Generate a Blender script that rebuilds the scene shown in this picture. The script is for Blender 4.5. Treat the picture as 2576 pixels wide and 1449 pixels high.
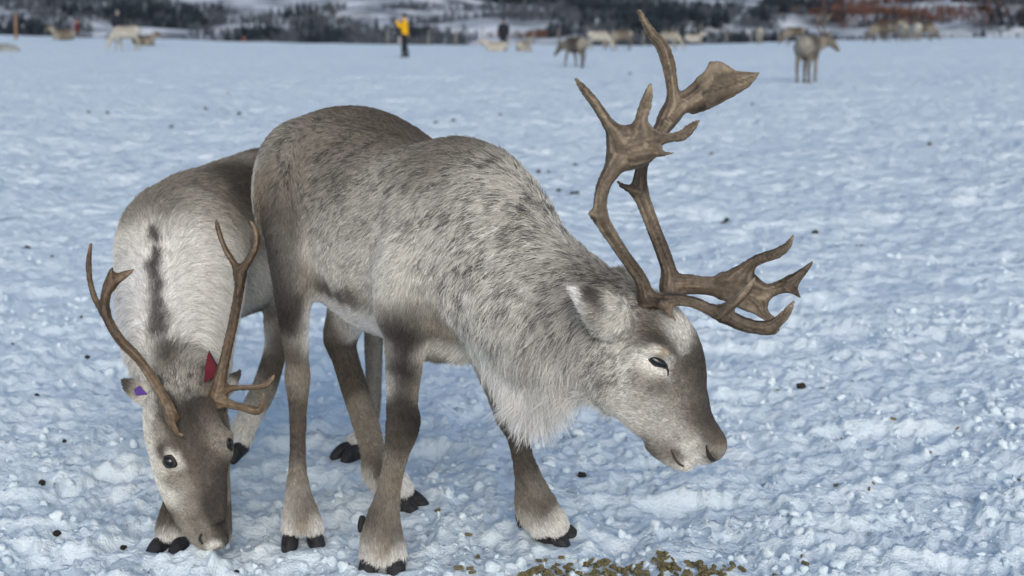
import bpy, bmesh, math, random
import numpy as np
from mathutils import Vector, Matrix
from mathutils.bvhtree import BVHTree

random.seed(7)
rng = np.random.default_rng(11)
scene = bpy.context.scene
for o in list(bpy.data.objects):
    bpy.data.objects.remove(o)

# ------------------------------------------------------------------ camera
CAM_Z, PITCH, LENS = 1.30, math.radians(9.9), 50.0
cam_data = bpy.data.cameras.new('camera')
cam_data.lens = LENS
cam_data.sensor_width = 36.0
cam_data.clip_start = 0.05
cam_data.clip_end = 6000.0
cam_data.dof.use_dof = True
cam_data.dof.focus_distance = 3.25
cam_data.dof.aperture_fstop = 4.0
camera = bpy.data.objects.new('camera', cam_data)
camera.location = (0, 0, CAM_Z)
camera.rotation_euler = (math.pi / 2 - PITCH, 0, 0)
scene.collection.objects.link(camera)
scene.camera = camera

# ------------------------------------------------------------------ sky + sun
SUN_EL, SUN_AZ = math.radians(25), math.radians(173)     # azimuth clockwise from +Y: veiled light from behind the camera
world = bpy.data.worlds.new('World')
scene.world = world
world.use_nodes = True
nt = world.node_tree
bg = nt.nodes['Background']
sky = nt.nodes.new('ShaderNodeTexSky')
sky.sky_type = 'NISHITA'
sky.sun_disc = False
sky.sun_elevation = SUN_EL
sky.sun_rotation = SUN_AZ
sky.air_density = 1.0
sky.dust_density = 1.6
sky.ozone_density = 1.0
nt.links.new(sky.outputs[0], bg.inputs[0])
bg.inputs[1].default_value = 0.15
sun_data = bpy.data.lights.new('sun', 'SUN')
sun_data.energy = 1.05
sun_data.angle = math.radians(34)
sun_data.color = (1.0, 0.975, 0.94)
sun = bpy.data.objects.new('sun', sun_data)
sd = Vector((math.sin(SUN_AZ) * math.cos(SUN_EL), math.cos(SUN_AZ) * math.cos(SUN_EL), math.sin(SUN_EL)))
sun.rotation_euler = sd.to_track_quat('Z', 'Y').to_euler()
sun.location = (20, 0, 20)
scene.collection.objects.link(sun)
scene.view_settings.view_transform = 'Standard'
scene.view_settings.look = 'None'
scene.view_settings.exposure = 0.06
scene.view_settings.gamma = 1.0
scene.cycles.max_bounces = 10
scene.cycles.diffuse_bounces = 7
scene.cycles.transparent_max_bounces = 8
scene.cycles_curves.shape = 'RIBBONS'

# ------------------------------------------------------------------ helpers
COL = scene.collection
F_PX = LENS / 36.0 * 2576.0
CP, SP = math.cos(PITCH), math.sin(PITCH)


def P(u, v, Y):
    """World point seen at photo position (u, v) (2576 px wide frame) and standing Y metres in front of the camera."""
    s = (v - 724.5) / F_PX
    D = Y / (CP - s * SP)
    return np.array([(u - 1288.0) / F_PX * D, Y, CAM_Z - D * (SP + s * CP)])


def lerp(a, b, t):
    return a + (b - a) * t


def smooth(a, b, x):
    t = np.clip((x - a) / (b - a), 0, 1)
    return t * t * (3 - 2 * t)


def _hash(ix, iy, iz, seed):
    h = (ix.astype(np.int64) * 374761393 + iy.astype(np.int64) * 668265263 + iz.astype(np.int64) * 2147483647 + seed * 1274126177) & 0xFFFFFFFF
    h = ((h ^ (h >> 13)) * 1274126177) & 0xFFFFFFFF
    h = ((h ^ (h >> 16)) * 2246822519) & 0xFFFFFFFF
    return ((h ^ (h >> 15)) & 0xFFFFFF) / float(0xFFFFFF)


def noise3(p, seed=0):
    """Smooth value noise in 0..1 of an (n, 3) array."""
    i = np.floor(p).astype(np.int64)
    f = p - i
    f = f * f * f * (f * (f * 6 - 15) + 10)
    r = 0
    for dx in (0, 1):
        wx = f[:, 0] if dx else 1 - f[:, 0]
        for dy in (0, 1):
            wy = f[:, 1] if dy else 1 - f[:, 1]
            for dz in (0, 1):
                wz = f[:, 2] if dz else 1 - f[:, 2]
                r = r + wx * wy * wz * _hash(i[:, 0] + dx, i[:, 1] + dy, i[:, 2] + dz, seed)
    return r


def noise2(x, y, seed=0):
    ix, iy = np.floor(x).astype(np.int64), np.floor(y).astype(np.int64)
    fx, fy = x - ix, y - iy
    fx = fx * fx * fx * (fx * (fx * 6 - 15) + 10)
    fy = fy * fy * fy * (fy * (fy * 6 - 15) + 10)
    z = np.zeros_like(ix)
    a = _hash(ix, iy, z, seed); b = _hash(ix + 1, iy, z, seed)
    c = _hash(ix, iy + 1, z, seed); d = _hash(ix + 1, iy + 1, z, seed)
    return lerp(lerp(a, b, fx), lerp(c, d, fx), fy)


def tag(o, label=None, cat=None, group=None, kind=None):
    if label: o['label'] = label
    if cat: o['category'] = cat
    if group: o['group'] = group
    if kind: o['kind'] = kind
    return o


def empty(name, loc, label=None, cat=None, group=None, rz=0.0):
    o = bpy.data.objects.new(name, None)
    COL.objects.link(o)
    o.location = loc
    o.rotation_euler = (0, 0, rz)
    o.empty_display_size = 0.1
    return tag(o, label, cat, group)


def mesh_from(name, V, F, smooth_shade=True, vcol=None):
    """Mesh data from (n,3) vertices and (m,k) faces."""
    V = np.asarray(V, np.float32)
    F = np.asarray(F, np.int32)
    me = bpy.data.meshes.new(name)
    me.vertices.add(len(V))
    me.vertices.foreach_set('co', V.ravel())
    k = F.shape[1]
    me.loops.add(F.size)
    me.loops.foreach_set('vertex_index', F.ravel())
    me.polygons.add(len(F))
    me.polygons.foreach_set('loop_start', np.arange(0, F.size, k, dtype=np.int32))
    me.polygons.foreach_set('loop_total', np.full(len(F), k, np.int32))
    if smooth_shade:
        me.polygons.foreach_set('use_smooth', np.ones(len(F), bool))
    if vcol is not None:
        at = me.attributes.new('col', 'FLOAT_COLOR', 'POINT')
        c = np.ones((len(V), 4), np.float32)
        c[:, :3] = vcol
        at.data.foreach_set('color', c.ravel())
    me.update(calc_edges=True)
    return me


def link(name, me, mat=None, parent=None):
    """Link mesh data as one object; its vertices are in world space, so a parented object keeps its place."""
    o = bpy.data.objects.new(name, me)
    COL.objects.link(o)
    if mat is not None and not me.materials:
        me.materials.append(mat)
    if parent is not None:
        o.parent = parent
        o.matrix_parent_inverse = world_of(parent).inverted()
    return o


def world_of(o):
    m = o.matrix_basis.copy()
    while o.parent is not None:
        m = o.parent.matrix_basis @ (o.matrix_parent_inverse @ m)
        o = o.parent
    return m


# ------------------------------------------------------------------ materials
def new_mat(name, color=(0.5, 0.5, 0.5), rough=0.6, spec=0.3):
    m = bpy.data.materials.new(name)
    m.use_nodes = True
    b = m.node_tree.nodes['Principled BSDF']
    b.inputs['Base Color'].default_value = (*color, 1)
    b.inputs['Roughness'].default_value = rough
    b.inputs['Specular IOR Level'].default_value = spec
    return m


def N(m, t, **kw):
    n = m.node_tree.nodes.new(t)
    for k, v in kw.items():
        setattr(n, k, v)
    return n


def L(m, a, b):
    m.node_tree.links.new(a, b)


def noise_ramp(m, scale, detail, stops, coords='Object', dist=0.0, vec_scale=None):
    tc = N(m, 'ShaderNodeTexCoord')
    src = tc.outputs[coords]
    if vec_scale:
        mp = N(m, 'ShaderNodeMapping')
        mp.inputs['Scale'].default_value = vec_scale
        L(m, src, mp.inputs['Vector'])
        src = mp.outputs[0]
    nz = N(m, 'ShaderNodeTexNoise')
    nz.inputs['Scale'].default_value = scale
    nz.inputs['Detail'].default_value = detail
    nz.inputs['Distortion'].default_value = dist
    L(m, src, nz.inputs['Vector'])
    rp = N(m, 'ShaderNodeValToRGB')
    e = rp.color_ramp.elements
    e[0].position, e[0].color = stops[0][0], (*stops[0][1], 1)
    e[1].position, e[1].color = stops[-1][0], (*stops[-1][1], 1)
    for pos, c in stops[1:-1]:
        el = e.new(pos)
        el.color = (*c, 1)
    L(m, nz.outputs['Fac'], rp.inputs[0])
    return nz, rp


def bump(m, height_socket, strength, distance):
    b = m.node_tree.nodes['Principled BSDF']
    bp = N(m, 'ShaderNodeBump')
    bp.inputs['Strength'].default_value = strength
    bp.inputs['Distance'].default_value = distance
    L(m, height_socket, bp.inputs['Height'])
    L(m, bp.outputs[0], b.inputs['Normal'])


def bsdf(m):
    return m.node_tree.nodes['Principled BSDF']


def mat_noise(name, stops, scale, rough=0.7, spec=0.2, bump_d=0.0, detail=6, vec_scale=None):
    m = new_mat(name, (0.5, 0.5, 0.5), rough, spec)
    nz, rp = noise_ramp(m, scale, detail, stops, vec_scale=vec_scale)
    L(m, rp.outputs[0], bsdf(m).inputs['Base Color'])
    if bump_d:
        bump(m, nz.outputs['Fac'], 0.6, bump_d)
    return m


def mat_vcol(name, rough=0.75, spec=0.15, nscale=60.0, var=0.25):
    """Colour from the mesh's own 'col' attribute with a fine procedural grain."""
    m = new_mat(name, (0.5, 0.5, 0.5), rough, spec)
    at = N(m, 'ShaderNodeAttribute', attribute_name='col')
    nz, rp = noise_ramp(m, nscale, 4, [(0.3, (1 - var,) * 3), (0.7, (1 + var,) * 3)])
    mx = N(m, 'ShaderNodeMix', data_type='RGBA', blend_type='MULTIPLY')
    mx.inputs[0].default_value = 1.0
    L(m, at.outputs['Color'], mx.inputs[6])
    L(m, rp.outputs[0], mx.inputs[7])
    L(m, mx.outputs[2], bsdf(m).inputs['Base Color'])
    return m


def mat_fur():
    m = bpy.data.materials.new('fur')
    m.use_nodes = True
    nt = m.node_tree
    nt.nodes.remove(nt.nodes['Principled BSDF'])
    out = nt.nodes['Material Output']
    at = N(m, 'ShaderNodeAttribute', attribute_name='col')
    d = N(m, 'ShaderNodeBsdfDiffuse')
    d.inputs['Roughness'].default_value = 0.8
    t = N(m, 'ShaderNodeBsdfTranslucent')
    g = N(m, 'ShaderNodeBsdfGlossy')
    g.inputs['Roughness'].default_value = 0.45
    mx = N(m, 'ShaderNodeMixShader'); mx.inputs[0].default_value = 0.2
    mg = N(m, 'ShaderNodeMixShader'); mg.inputs[0].default_value = 0.03
    L(m, at.outputs['Color'], d.inputs['Color'])
    L(m, at.outputs['Color'], t.inputs['Color'])
    L(m, d.outputs[0], mx.inputs[1]); L(m, t.outputs[0], mx.inputs[2])
    L(m, mx.outputs[0], mg.inputs[1]); L(m, g.outputs[0], mg.inputs[2])
    L(m, mg.outputs[0], out.inputs['Surface'])
    return m


M = {}
M['fur'] = mat_fur()
M['skin'] = mat_vcol('hide', 0.9, 0.05, 220.0, 0.3)
M['bg_coat'] = mat_vcol('coat', 0.9, 0.05, 14.0, 0.3)
M['hoof'] = mat_noise('hoof', [(0.3, (0.012, 0.013, 0.015)), (0.7, (0.045, 0.045, 0.048))], 70, 0.6, 0.25, 0.003)
M['eye'] = new_mat('eye', (0.006, 0.008, 0.012), 0.06, 0.6)
M['lid'] = mat_noise('eyelid', [(0.3, (0.012, 0.010, 0.010)), (0.7, (0.04, 0.033, 0.03))], 200, 0.5, 0.3)

# ------------------------------------------------------------------ organic modelling: blended tubes -> one continuous surface
class Sdf:
    def __init__(self, lo, hi, h):
        self.lo = np.asarray(lo, np.float64); self.h = h
        n = np.ceil((np.asarray(hi) - self.lo) / h).astype(int) + 1
        self.n = n
        self.F = np.full(n, 0.09, np.float32)
        self.ax = [(self.lo[i] + h * np.arange(n[i])).astype(np.float32) for i in range(3)]

    def _slice(self, lo, hi):
        a = np.clip(np.floor((lo - self.lo) / self.h).astype(int), 0, self.n - 1)
        b = np.clip(np.ceil((hi - self.lo) / self.h).astype(int) + 1, 0, self.n)
        return a, b

    def tube(self, st, k=0.03, sub=4, mode='add', cap=0.8):
        """st: list of (centre, n1 vector with length = half extent, half extent across)."""
        C = np.array([s[0] for s in st], float); A = np.array([s[1] for s in st], float); R = np.array([s[2] for s in st], float)
        if len(st) > 1:
            C, A, R = spline(C, sub), spline(A, sub), spline(R[:, None], sub)[:, 0]
        else:
            C = np.vstack([C, C + 1e-4 * np.cross(A[0], [0.31, 0.5, 0.8])]); A = np.vstack([A, A]); R = np.hstack([R, R])
        R = np.maximum(R, 1e-3)
        pad = 0.055
        rm = np.maximum(np.linalg.norm(A, axis=1), R)
        lo = (C - (rm + pad)[:, None]).min(0); hi = (C + (rm + pad)[:, None]).max(0)
        a, b = self._slice(lo, hi)
        if np.any(b - a < 2):
            return
        G = np.full(b - a, 0.09, np.float32)
        for i in range(len(C) - 1):
            c0, c1 = C[i], C[i + 1]
            e = c1 - c0; el = np.linalg.norm(e)
            T = e / max(el, 1e-9)
            n1 = (A[i] + A[i + 1]) * 0.5
            n1 = n1 - T * n1.dot(T)
            n1 /= max(np.linalg.norm(n1), 1e-9)
            n2 = np.cross(T, n1)
            r = max(rm[i], rm[i + 1]) + pad
            sa, sb = self._slice(np.minimum(c0, c1) - r, np.maximum(c0, c1) + r)
            sa, sb = np.maximum(sa, a), np.minimum(sb, b)
            if np.any(sb <= sa):
                continue
            X = self.ax[0][sa[0]:sb[0]][:, None, None] - np.float32(c0[0])
            Y = self.ax[1][sa[1]:sb[1]][None, :, None] - np.float32(c0[1])
            Z = self.ax[2][sa[2]:sb[2]][None, None, :] - np.float32(c0[2])
            f32 = np.float32
            w = X * f32(T[0]) + Y * f32(T[1]) + Z * f32(T[2])
            t = np.clip(w / f32(max(el, 1e-9)), 0, 1)
            w = w - t * f32(el)
            p = X * f32(n1[0]) + Y * f32(n1[1]) + Z * f32(n1[2])
            q = X * f32(n2[0]) + Y * f32(n2[1]) + Z * f32(n2[2])
            ra0, ra1 = max(np.linalg.norm(A[i]), 1e-3), max(np.linalg.norm(A[i + 1]), 1e-3)
            ra = f32(ra0) + t * f32(ra1 - ra0); rb = f32(R[i]) + t * f32(R[i + 1] - R[i])
            rt = np.minimum(ra, rb) * f32(cap)
            p /= ra; q /= rb; w /= rt
            k0 = np.sqrt(p * p + q * q + w * w)
            k1 = np.sqrt((p / ra) ** 2 + (q / rb) ** 2 + (w / rt) ** 2) + f32(1e-6)
            d = k0 * (k0 - 1) / k1
            s = tuple(slice(sa[j] - a[j], sb[j] - a[j]) for j in range(3))
            np.minimum(G[s], d, out=G[s])
        s = tuple(slice(a[j], b[j]) for j in range(3))
        B = self.F[s]
        if mode == 'add':
            hh = np.maximum(k - np.abs(B - G), 0) / k
            self.F[s] = np.minimum(B, G) - hh * hh * k * 0.25
        else:
            hh = np.maximum(k - np.abs(B + G), 0) / k
            self.F[s] = np.maximum(B, -G) + hh * hh * k * 0.25

    def web(self, pts, thick, k=0.01):
        """A flat palm: polygon through 3-D points, rounded over half thickness thick."""
        pts = np.asarray(pts, float)
        c = pts.mean(0)
        _, _, vt = np.linalg.svd(pts - c)
        ex, ey, n = vt
        p2 = np.stack([(pts - c) @ ex, (pts - c) @ ey], 1)
        a, b = self._slice(pts.min(0) - 0.03, pts.max(0) + 0.03)
        X = self.ax[0][a[0]:b[0]][:, None, None] - c[0]; Y = self.ax[1][a[1]:b[1]][None, :, None] - c[1]; Z = self.ax[2][a[2]:b[2]][None, None, :] - c[2]
        x = X * ex[0] + Y * ex[1] + Z * ex[2]; y = X * ey[0] + Y * ey[1] + Z * ey[2]; z = X * n[0] + Y * n[1] + Z * n[2]
        d = np.full(x.shape, 1e9); sg = np.ones(x.shape)
        for i in range(len(p2)):
            q, w = p2[i], p2[i - 1]
            e = w - q
            wx, wy = x - q[0], y - q[1]
            t = np.clip((wx * e[0] + wy * e[1]) / e.dot(e), 0, 1)
            d = np.minimum(d, (wx - e[0] * t) ** 2 + (wy - e[1] * t) ** 2)
            c1, c2, c3 = y >= q[1], y < w[1], e[0] * wy > e[1] * wx
            sg = np.where((c1 & c2 & c3) | (~c1 & ~c2 & ~c3), -sg, sg)
        d = np.sqrt(d) * sg
        G = np.sqrt(np.maximum(d + thick * 0.6, 0) ** 2 + z ** 2) - thick + np.minimum(np.maximum(d + thick * 0.6, -thick * 0.0), 0)
        G = G.astype(np.float32)
        s = tuple(slice(a[j], b[j]) for j in range(3))
        B = self.F[s]
        hh = np.maximum(k - np.abs(B - G), 0) / k
        self.F[s] = np.minimum(B, G) - hh * hh * k * 0.25

    def inflate_low(self, z0, z1, d):
        self.F -= (d * (1 - smooth(z0, z1, self.ax[2])))[None, None, :].astype(np.float32)

    def mesh(self):
        F = self.F
        F[0] = F[-1] = 0.05; F[:, 0] = F[:, -1] = 0.05; F[:, :, 0] = F[:, :, -1] = 0.05
        S = F < 0
        cnt = np.zeros(np.array(F.shape) - 1, np.int8)
        for c in np.ndindex(2, 2, 2):
            cnt += S[c[0]:F.shape[0] - 1 + c[0], c[1]:F.shape[1] - 1 + c[1], c[2]:F.shape[2] - 1 + c[2]]
        I = np.argwhere((cnt > 0) & (cnt < 8))
        idm = np.full(cnt.shape, -1, np.int32)
        idm[I[:, 0], I[:, 1], I[:, 2]] = np.arange(len(I))
        acc = np.zeros((len(I), 3)); num = np.zeros(len(I))
        for ax in range(3):
            o = [j for j in range(3) if j != ax]
            for c in np.ndindex(2, 2):
                a = np.zeros(3, int); a[o[0]] = c[0]; a[o[1]] = c[1]
                b = a.copy(); b[ax] = 1
                f0 = F[I[:, 0] + a[0], I[:, 1] + a[1], I[:, 2] + a[2]].astype(float)
                f1 = F[I[:, 0] + b[0], I[:, 1] + b[1], I[:, 2] + b[2]].astype(float)
                m = (f0 < 0) != (f1 < 0)
                t = np.where(m, f0 / np.where(m, f0 - f1, 1), 0)
                pt = np.tile(a.astype(float), (len(I), 1)); pt[:, ax] = t
                acc[m] += pt[m]; num[m] += 1
        V = self.lo + self.h * (I + acc / num[:, None])
        Q = []
        for ax in range(3):
            o = [j for j in range(3) if j != ax]
            if ax == 1: o = o[::-1]
            d0 = np.take(S, range(0, S.shape[ax] - 1), ax); d1 = np.take(S, range(1, S.shape[ax]), ax)
            E = np.argwhere(d0 != d1)
            E = E[(E[:, o[0]] > 0) & (E[:, o[1]] > 0) & (E[:, o[0]] < cnt.shape[o[0]]) & (E[:, o[1]] < cnt.shape[o[1]])]
            if not len(E): continue
            inside = S[E[:, 0], E[:, 1], E[:, 2]]
            q = []
            for s0, s1 in ((-1, -1), (0, -1), (0, 0), (-1, 0)):
                e = E.copy(); e[:, o[0]] += s0; e[:, o[1]] += s1
                q.append(idm[e[:, 0], e[:, 1], e[:, 2]])
            q = np.stack(q, 1)
            q[~inside] = q[~inside][:, ::-1]
            Q.append(q)
        return V, np.concatenate(Q)


def spline(A, sub):
    """Catmull-Rom through the rows of A."""
    A = np.asarray(A, float)
    E = np.vstack([2 * A[0] - A[1], A, 2 * A[-1] - A[-2]])
    out = []
    for i in range(1, len(E) - 2):
        p0, p1, p2, p3 = E[i - 1], E[i], E[i + 1], E[i + 2]
        for j in range(sub):
            t = j / sub
            out.append(0.5 * (2 * p1 + (p2 - p0) * t + (2 * p0 - 5 * p1 + 4 * p2 - p3) * t * t + (3 * p1 - p0 - 3 * p2 + p3) * t ** 3))
    out.append(A[-1])
    return np.array(out)


def edges(uA, vA, uB, vB, Y, r2, YB=None):
    """Tube station from its two edges in the photo, Y metres away, and its half thickness in depth."""
    a, b = P(uA, vA, Y), P(uB, vB, Y if YB is None else YB)
    return ((a + b) / 2, (a - b) / 2, r2)


def relax(V, Q, it=2, w=0.5):
    n = len(V)
    for _ in range(it):
        acc = np.zeros_like(V); num = np.zeros(n)
        for a, b in ((0, 1), (1, 2), (2, 3), (3, 0)):
            np.add.at(acc, Q[:, a], V[Q[:, b]]); np.add.at(acc, Q[:, b], V[Q[:, a]])
            np.add.at(num, Q[:, a], 1); np.add.at(num, Q[:, b], 1)
        V = lerp(V, acc / num[:, None], w)
    return V


def vert_normals(V, Q):
    fn = np.cross(V[Q[:, 2]] - V[Q[:, 0]], V[Q[:, 3]] - V[Q[:, 1]])
    n = np.zeros_like(V)
    for j in range(4):
        np.add.at(n, Q[:, j], fn)
    return n / np.maximum(np.linalg.norm(n, axis=1), 1e-12)[:, None]


def unit(a):
    return a / np.maximum(np.linalg.norm(a, axis=-1), 1e-12)[..., None]


def hit_points(V, Q, uv):
    """Where the lines of sight through photo positions meet the body (nearest vertex to the line if they miss)."""
    bvh = BVHTree.FromPolygons([tuple(v) for v in V], [tuple(int(i) for i in q) for q in Q])
    c = np.array([0, 0, CAM_Z]); out = []
    for u, v in uv:
        d = P(u, v, 1.0) - c; d /= np.linalg.norm(d)
        h = bvh.ray_cast(Vector(c), Vector(d))
        if h[0] is not None:
            out.append(np.array(h[0]))
        else:
            w = V - c
            t = w @ d
            out.append(V[np.argmin(np.linalg.norm(w - t[:, None] * d, axis=1))])
    return np.array(out), bvh


def blend(pts, rad, vals, X, chunk=40000):
    """Smooth interpolation of per-point values over X."""
    out = np.zeros((len(X), vals.shape[1]))
    for i in range(0, len(X), chunk):
        x = X[i:i + chunk]
        d2 = ((x[:, None, :] - pts[None]) ** 2).sum(2)
        w = np.exp(-d2 / (2 * rad[None] ** 2)) * (0.04 / rad[None]) ** 1.3 + 1e-7 / (d2 + 1e-4)
        out[i:i + chunk] = (w @ vals) / w.sum(1)[:, None]
    return out


def make_fur(parent, V, Q, Nn, count, coat, flow, dens=None, thick=0.0008, seed=1):
    """Strands grown on the hide as one hair object; coat and flow are worked out on the hide's vertices and read off at each root."""
    CV, FV = coat.base(V), flow(V)
    r = np.random.default_rng(seed)
    T = np.concatenate([Q[:, [0, 1, 2]], Q[:, [0, 2, 3]]])
    ar = np.linalg.norm(np.cross(V[T[:, 1]] - V[T[:, 0]], V[T[:, 2]] - V[T[:, 0]]), axis=1)
    cen = V[T].mean(1); tn = Nn[T].mean(1)
    tocam = unit(np.array([0, 0, CAM_Z]) - cen)
    w = ar * np.where((tn * tocam).sum(1) > -0.35, 1.0, 0.3)
    if dens is not None:
        w = w * dens(cen)
    idx = r.choice(len(T), count, p=w / w.sum())
    a, b = r.random(count), r.random(count)
    m = a + b > 1; a[m] = 1 - a[m]; b[m] = 1 - b[m]
    tri = T[idx]
    X = V[tri[:, 0]] * (1 - a - b)[:, None] + V[tri[:, 1]] * a[:, None] + V[tri[:, 2]] * b[:, None]
    n = unit(Nn[tri[:, 0]] * (1 - a - b)[:, None] + Nn[tri[:, 1]] * a[:, None] + Nn[tri[:, 2]] * b[:, None])
    at_root = lambda A: A[tri[:, 0]] * (1 - a - b)[:, None] + A[tri[:, 1]] * a[:, None] + A[tri[:, 2]] * b[:, None]
    fv = at_root(FV)
    f, ln, lift, droop = fv[:, :3], fv[:, 3], fv[:, 4], fv[:, 5]
    f = f - n * (f * n).sum(1)[:, None]
    # tufts: slow variation of direction, plus every hair's own
    j = np.stack([noise3(X * 34, s) for s in (1, 2, 3)], 1) - 0.5
    j2 = np.stack([noise3(X * 95, s) for s in (4, 5, 6)], 1) - 0.5
    f = unit(f) + 0.45 * j + 0.55 * j2 + 0.24 * r.normal(size=X.shape)
    f = unit(f - n * (f * n).sum(1)[:, None])
    lift = lift * (0.6 + 0.8 * r.random(count))
    d0 = f * np.cos(lift)[:, None] + n * np.sin(lift)[:, None]
    ln = ln * (0.65 + 0.5 * r.random(count)) * (0.8 + 0.4 * noise3(X * 60, 9))
    g = np.zeros_like(X); g[:, 2] = -1
    pts = np.zeros((count, 5, 3), np.float32)
    for k, s in enumerate((0, 0.25, 0.5, 0.75, 1.0)):
        pts[:, k] = X - n * 0.0006 + ln[:, None] * (s * d0 + s * s * (-n * 0.30 * np.sin(lift)[:, None] + g * droop[:, None] + 0.10 * r.normal(size=X.shape) * (0.3 + 0 * s)))
    rad = np.zeros((count, 5), np.float32)
    base = thick * (0.6 + 0.8 * r.random(count))
    for k, s in enumerate((1.0, 1.0, 0.85, 0.6, 0.18)):
        rad[:, k] = base * s
    col = np.ones((count, 4), np.float32)
    col[:, :3] = coat.tint(at_root(CV), X, r)
    hc = bpy.data.hair_curves.new('fur')
    hc.add_curves([5] * count)
    hc.attributes['position'].data.foreach_set('vector', pts.ravel())
    at = hc.attributes.get('radius') or hc.attributes.new('radius', 'FLOAT', 'POINT')
    at.data.foreach_set('value', rad.ravel())
    at = hc.attributes.new('col', 'FLOAT_COLOR', 'CURVE')
    at.data.foreach_set('color', col.ravel())
    hc.materials.append(M['fur'])
    o = bpy.data.objects.new('fur', hc)
    COL.objects.link(o)
    o.parent = parent
    o.matrix_parent_inverse = world_of(parent).inverted()
    return o

# ------------------------------------------------------------------ the snow field
def crest(x, y):
    """Height of the field's far rim (about 92 m away) along its width."""
    u = x / np.maximum(y, 1) * F_PX + 1288
    return np.interp(u, [-600, 0, 350, 800, 1200, 1600, 1900, 2200, 2576, 3200], [1.75, 1.62, 1.35, 1.08, 0.92, 0.92, 1.12, 1.35, 1.48, 1.6])


def base_z(x, y):
    x = np.asarray(x, float); y = np.asarray(y, float)
    near = np.interp(y, [-1e3, 8, 14, 20, 30, 40, 50, 60, 75, 92], [0, 0, 0.07, 0.18, 0.36, 0.36, 0.36, 0.52, 0.75, 1.0])
    t = smooth(40, 92, y)
    z = near * (1 - t) + crest(x, np.minimum(y, 95)) * t * np.interp(y, [40, 92], [0.55, 1.0])
    drop = smooth(94, 150, y)
    return z * (1 - drop) - 6.0 * drop


def ground_hit(u, v):
    """Point of the field seen at photo position (u, v)."""
    lo, hi = 1.5, 93.0
    t_ = SP + (v - 724.5) / F_PX * CP
    if t_ > 0.02:
        D = CAM_Z / t_
        if D * (CP - (v - 724.5) / F_PX * SP) < 7.9:
            return P(u, v, D * (CP - (v - 724.5) / F_PX * SP))
    f = lambda Y: (lambda p: p[2] - float(base_z(p[0], p[1])))(P(u, v, Y))
    ys = np.geomspace(7.5, hi, 160)
    prev = None
    for Y in ys:
        if f(Y) <= 0:
            if prev is None: break
            a, b = prev, Y
            for _ in range(40):
                m = 0.5 * (a + b)
                if f(m) > 0: a = m
                else: b = m
            return P(u, v, b)
        prev = Y
    return P(u, v, hi)


# where the animals tread: (u, v) of each hoof in the photo
HOOF_UV = [(968, 1418), (1405, 1352), (760, 1350), (1030, 1252), (425, 1366), (590, 1160), (880, 1142), (505, 1300)]
TREAD = np.array([ground_hit(*q)[:2] for q in HOOF_UV])
PILE = ground_hit(1570, 1432)[:2]
MUZZLE = ground_hit(540, 1400)[:2]        # crumbs nosed up by the grazing one


def clods(x, y, cell, seed, prob, rmin, rmax):
    """Rounded lumps on a jittered grid; returns height."""
    gx, gy = x / cell, y / cell
    ix, iy = np.floor(gx).astype(np.int64), np.floor(gy).astype(np.int64)
    h = np.zeros_like(x); z = np.zeros_like(ix)
    for dx in (-1, 0, 1):
        for dy in (-1, 0, 1):
            cx, cy = ix + dx, iy + dy
            px = cx + _hash(cx, cy, z, seed); py = cy + _hash(cx, cy, z, seed + 1)
            rr = rmin + (rmax - rmin) * _hash(cx, cy, z, seed + 2) ** 2
            on = _hash(cx, cy, z, seed + 3) < prob
            el = 0.7 + 0.6 * _hash(cx, cy, z, seed + 4)
            an = 6.28 * _hash(cx, cy, z, seed + 5)
            ex, ey = gx - px, gy - py
            a = (ex * np.cos(an) + ey * np.sin(an)) / el; b = (-ex * np.sin(an) + ey * np.cos(an)) * el
            d2 = (a * a + b * b) / (rr * rr)
            h = np.maximum(h, np.where(on, np.sqrt(np.maximum(1 - d2, 0)) * rr * cell, 0))
    return h


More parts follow.
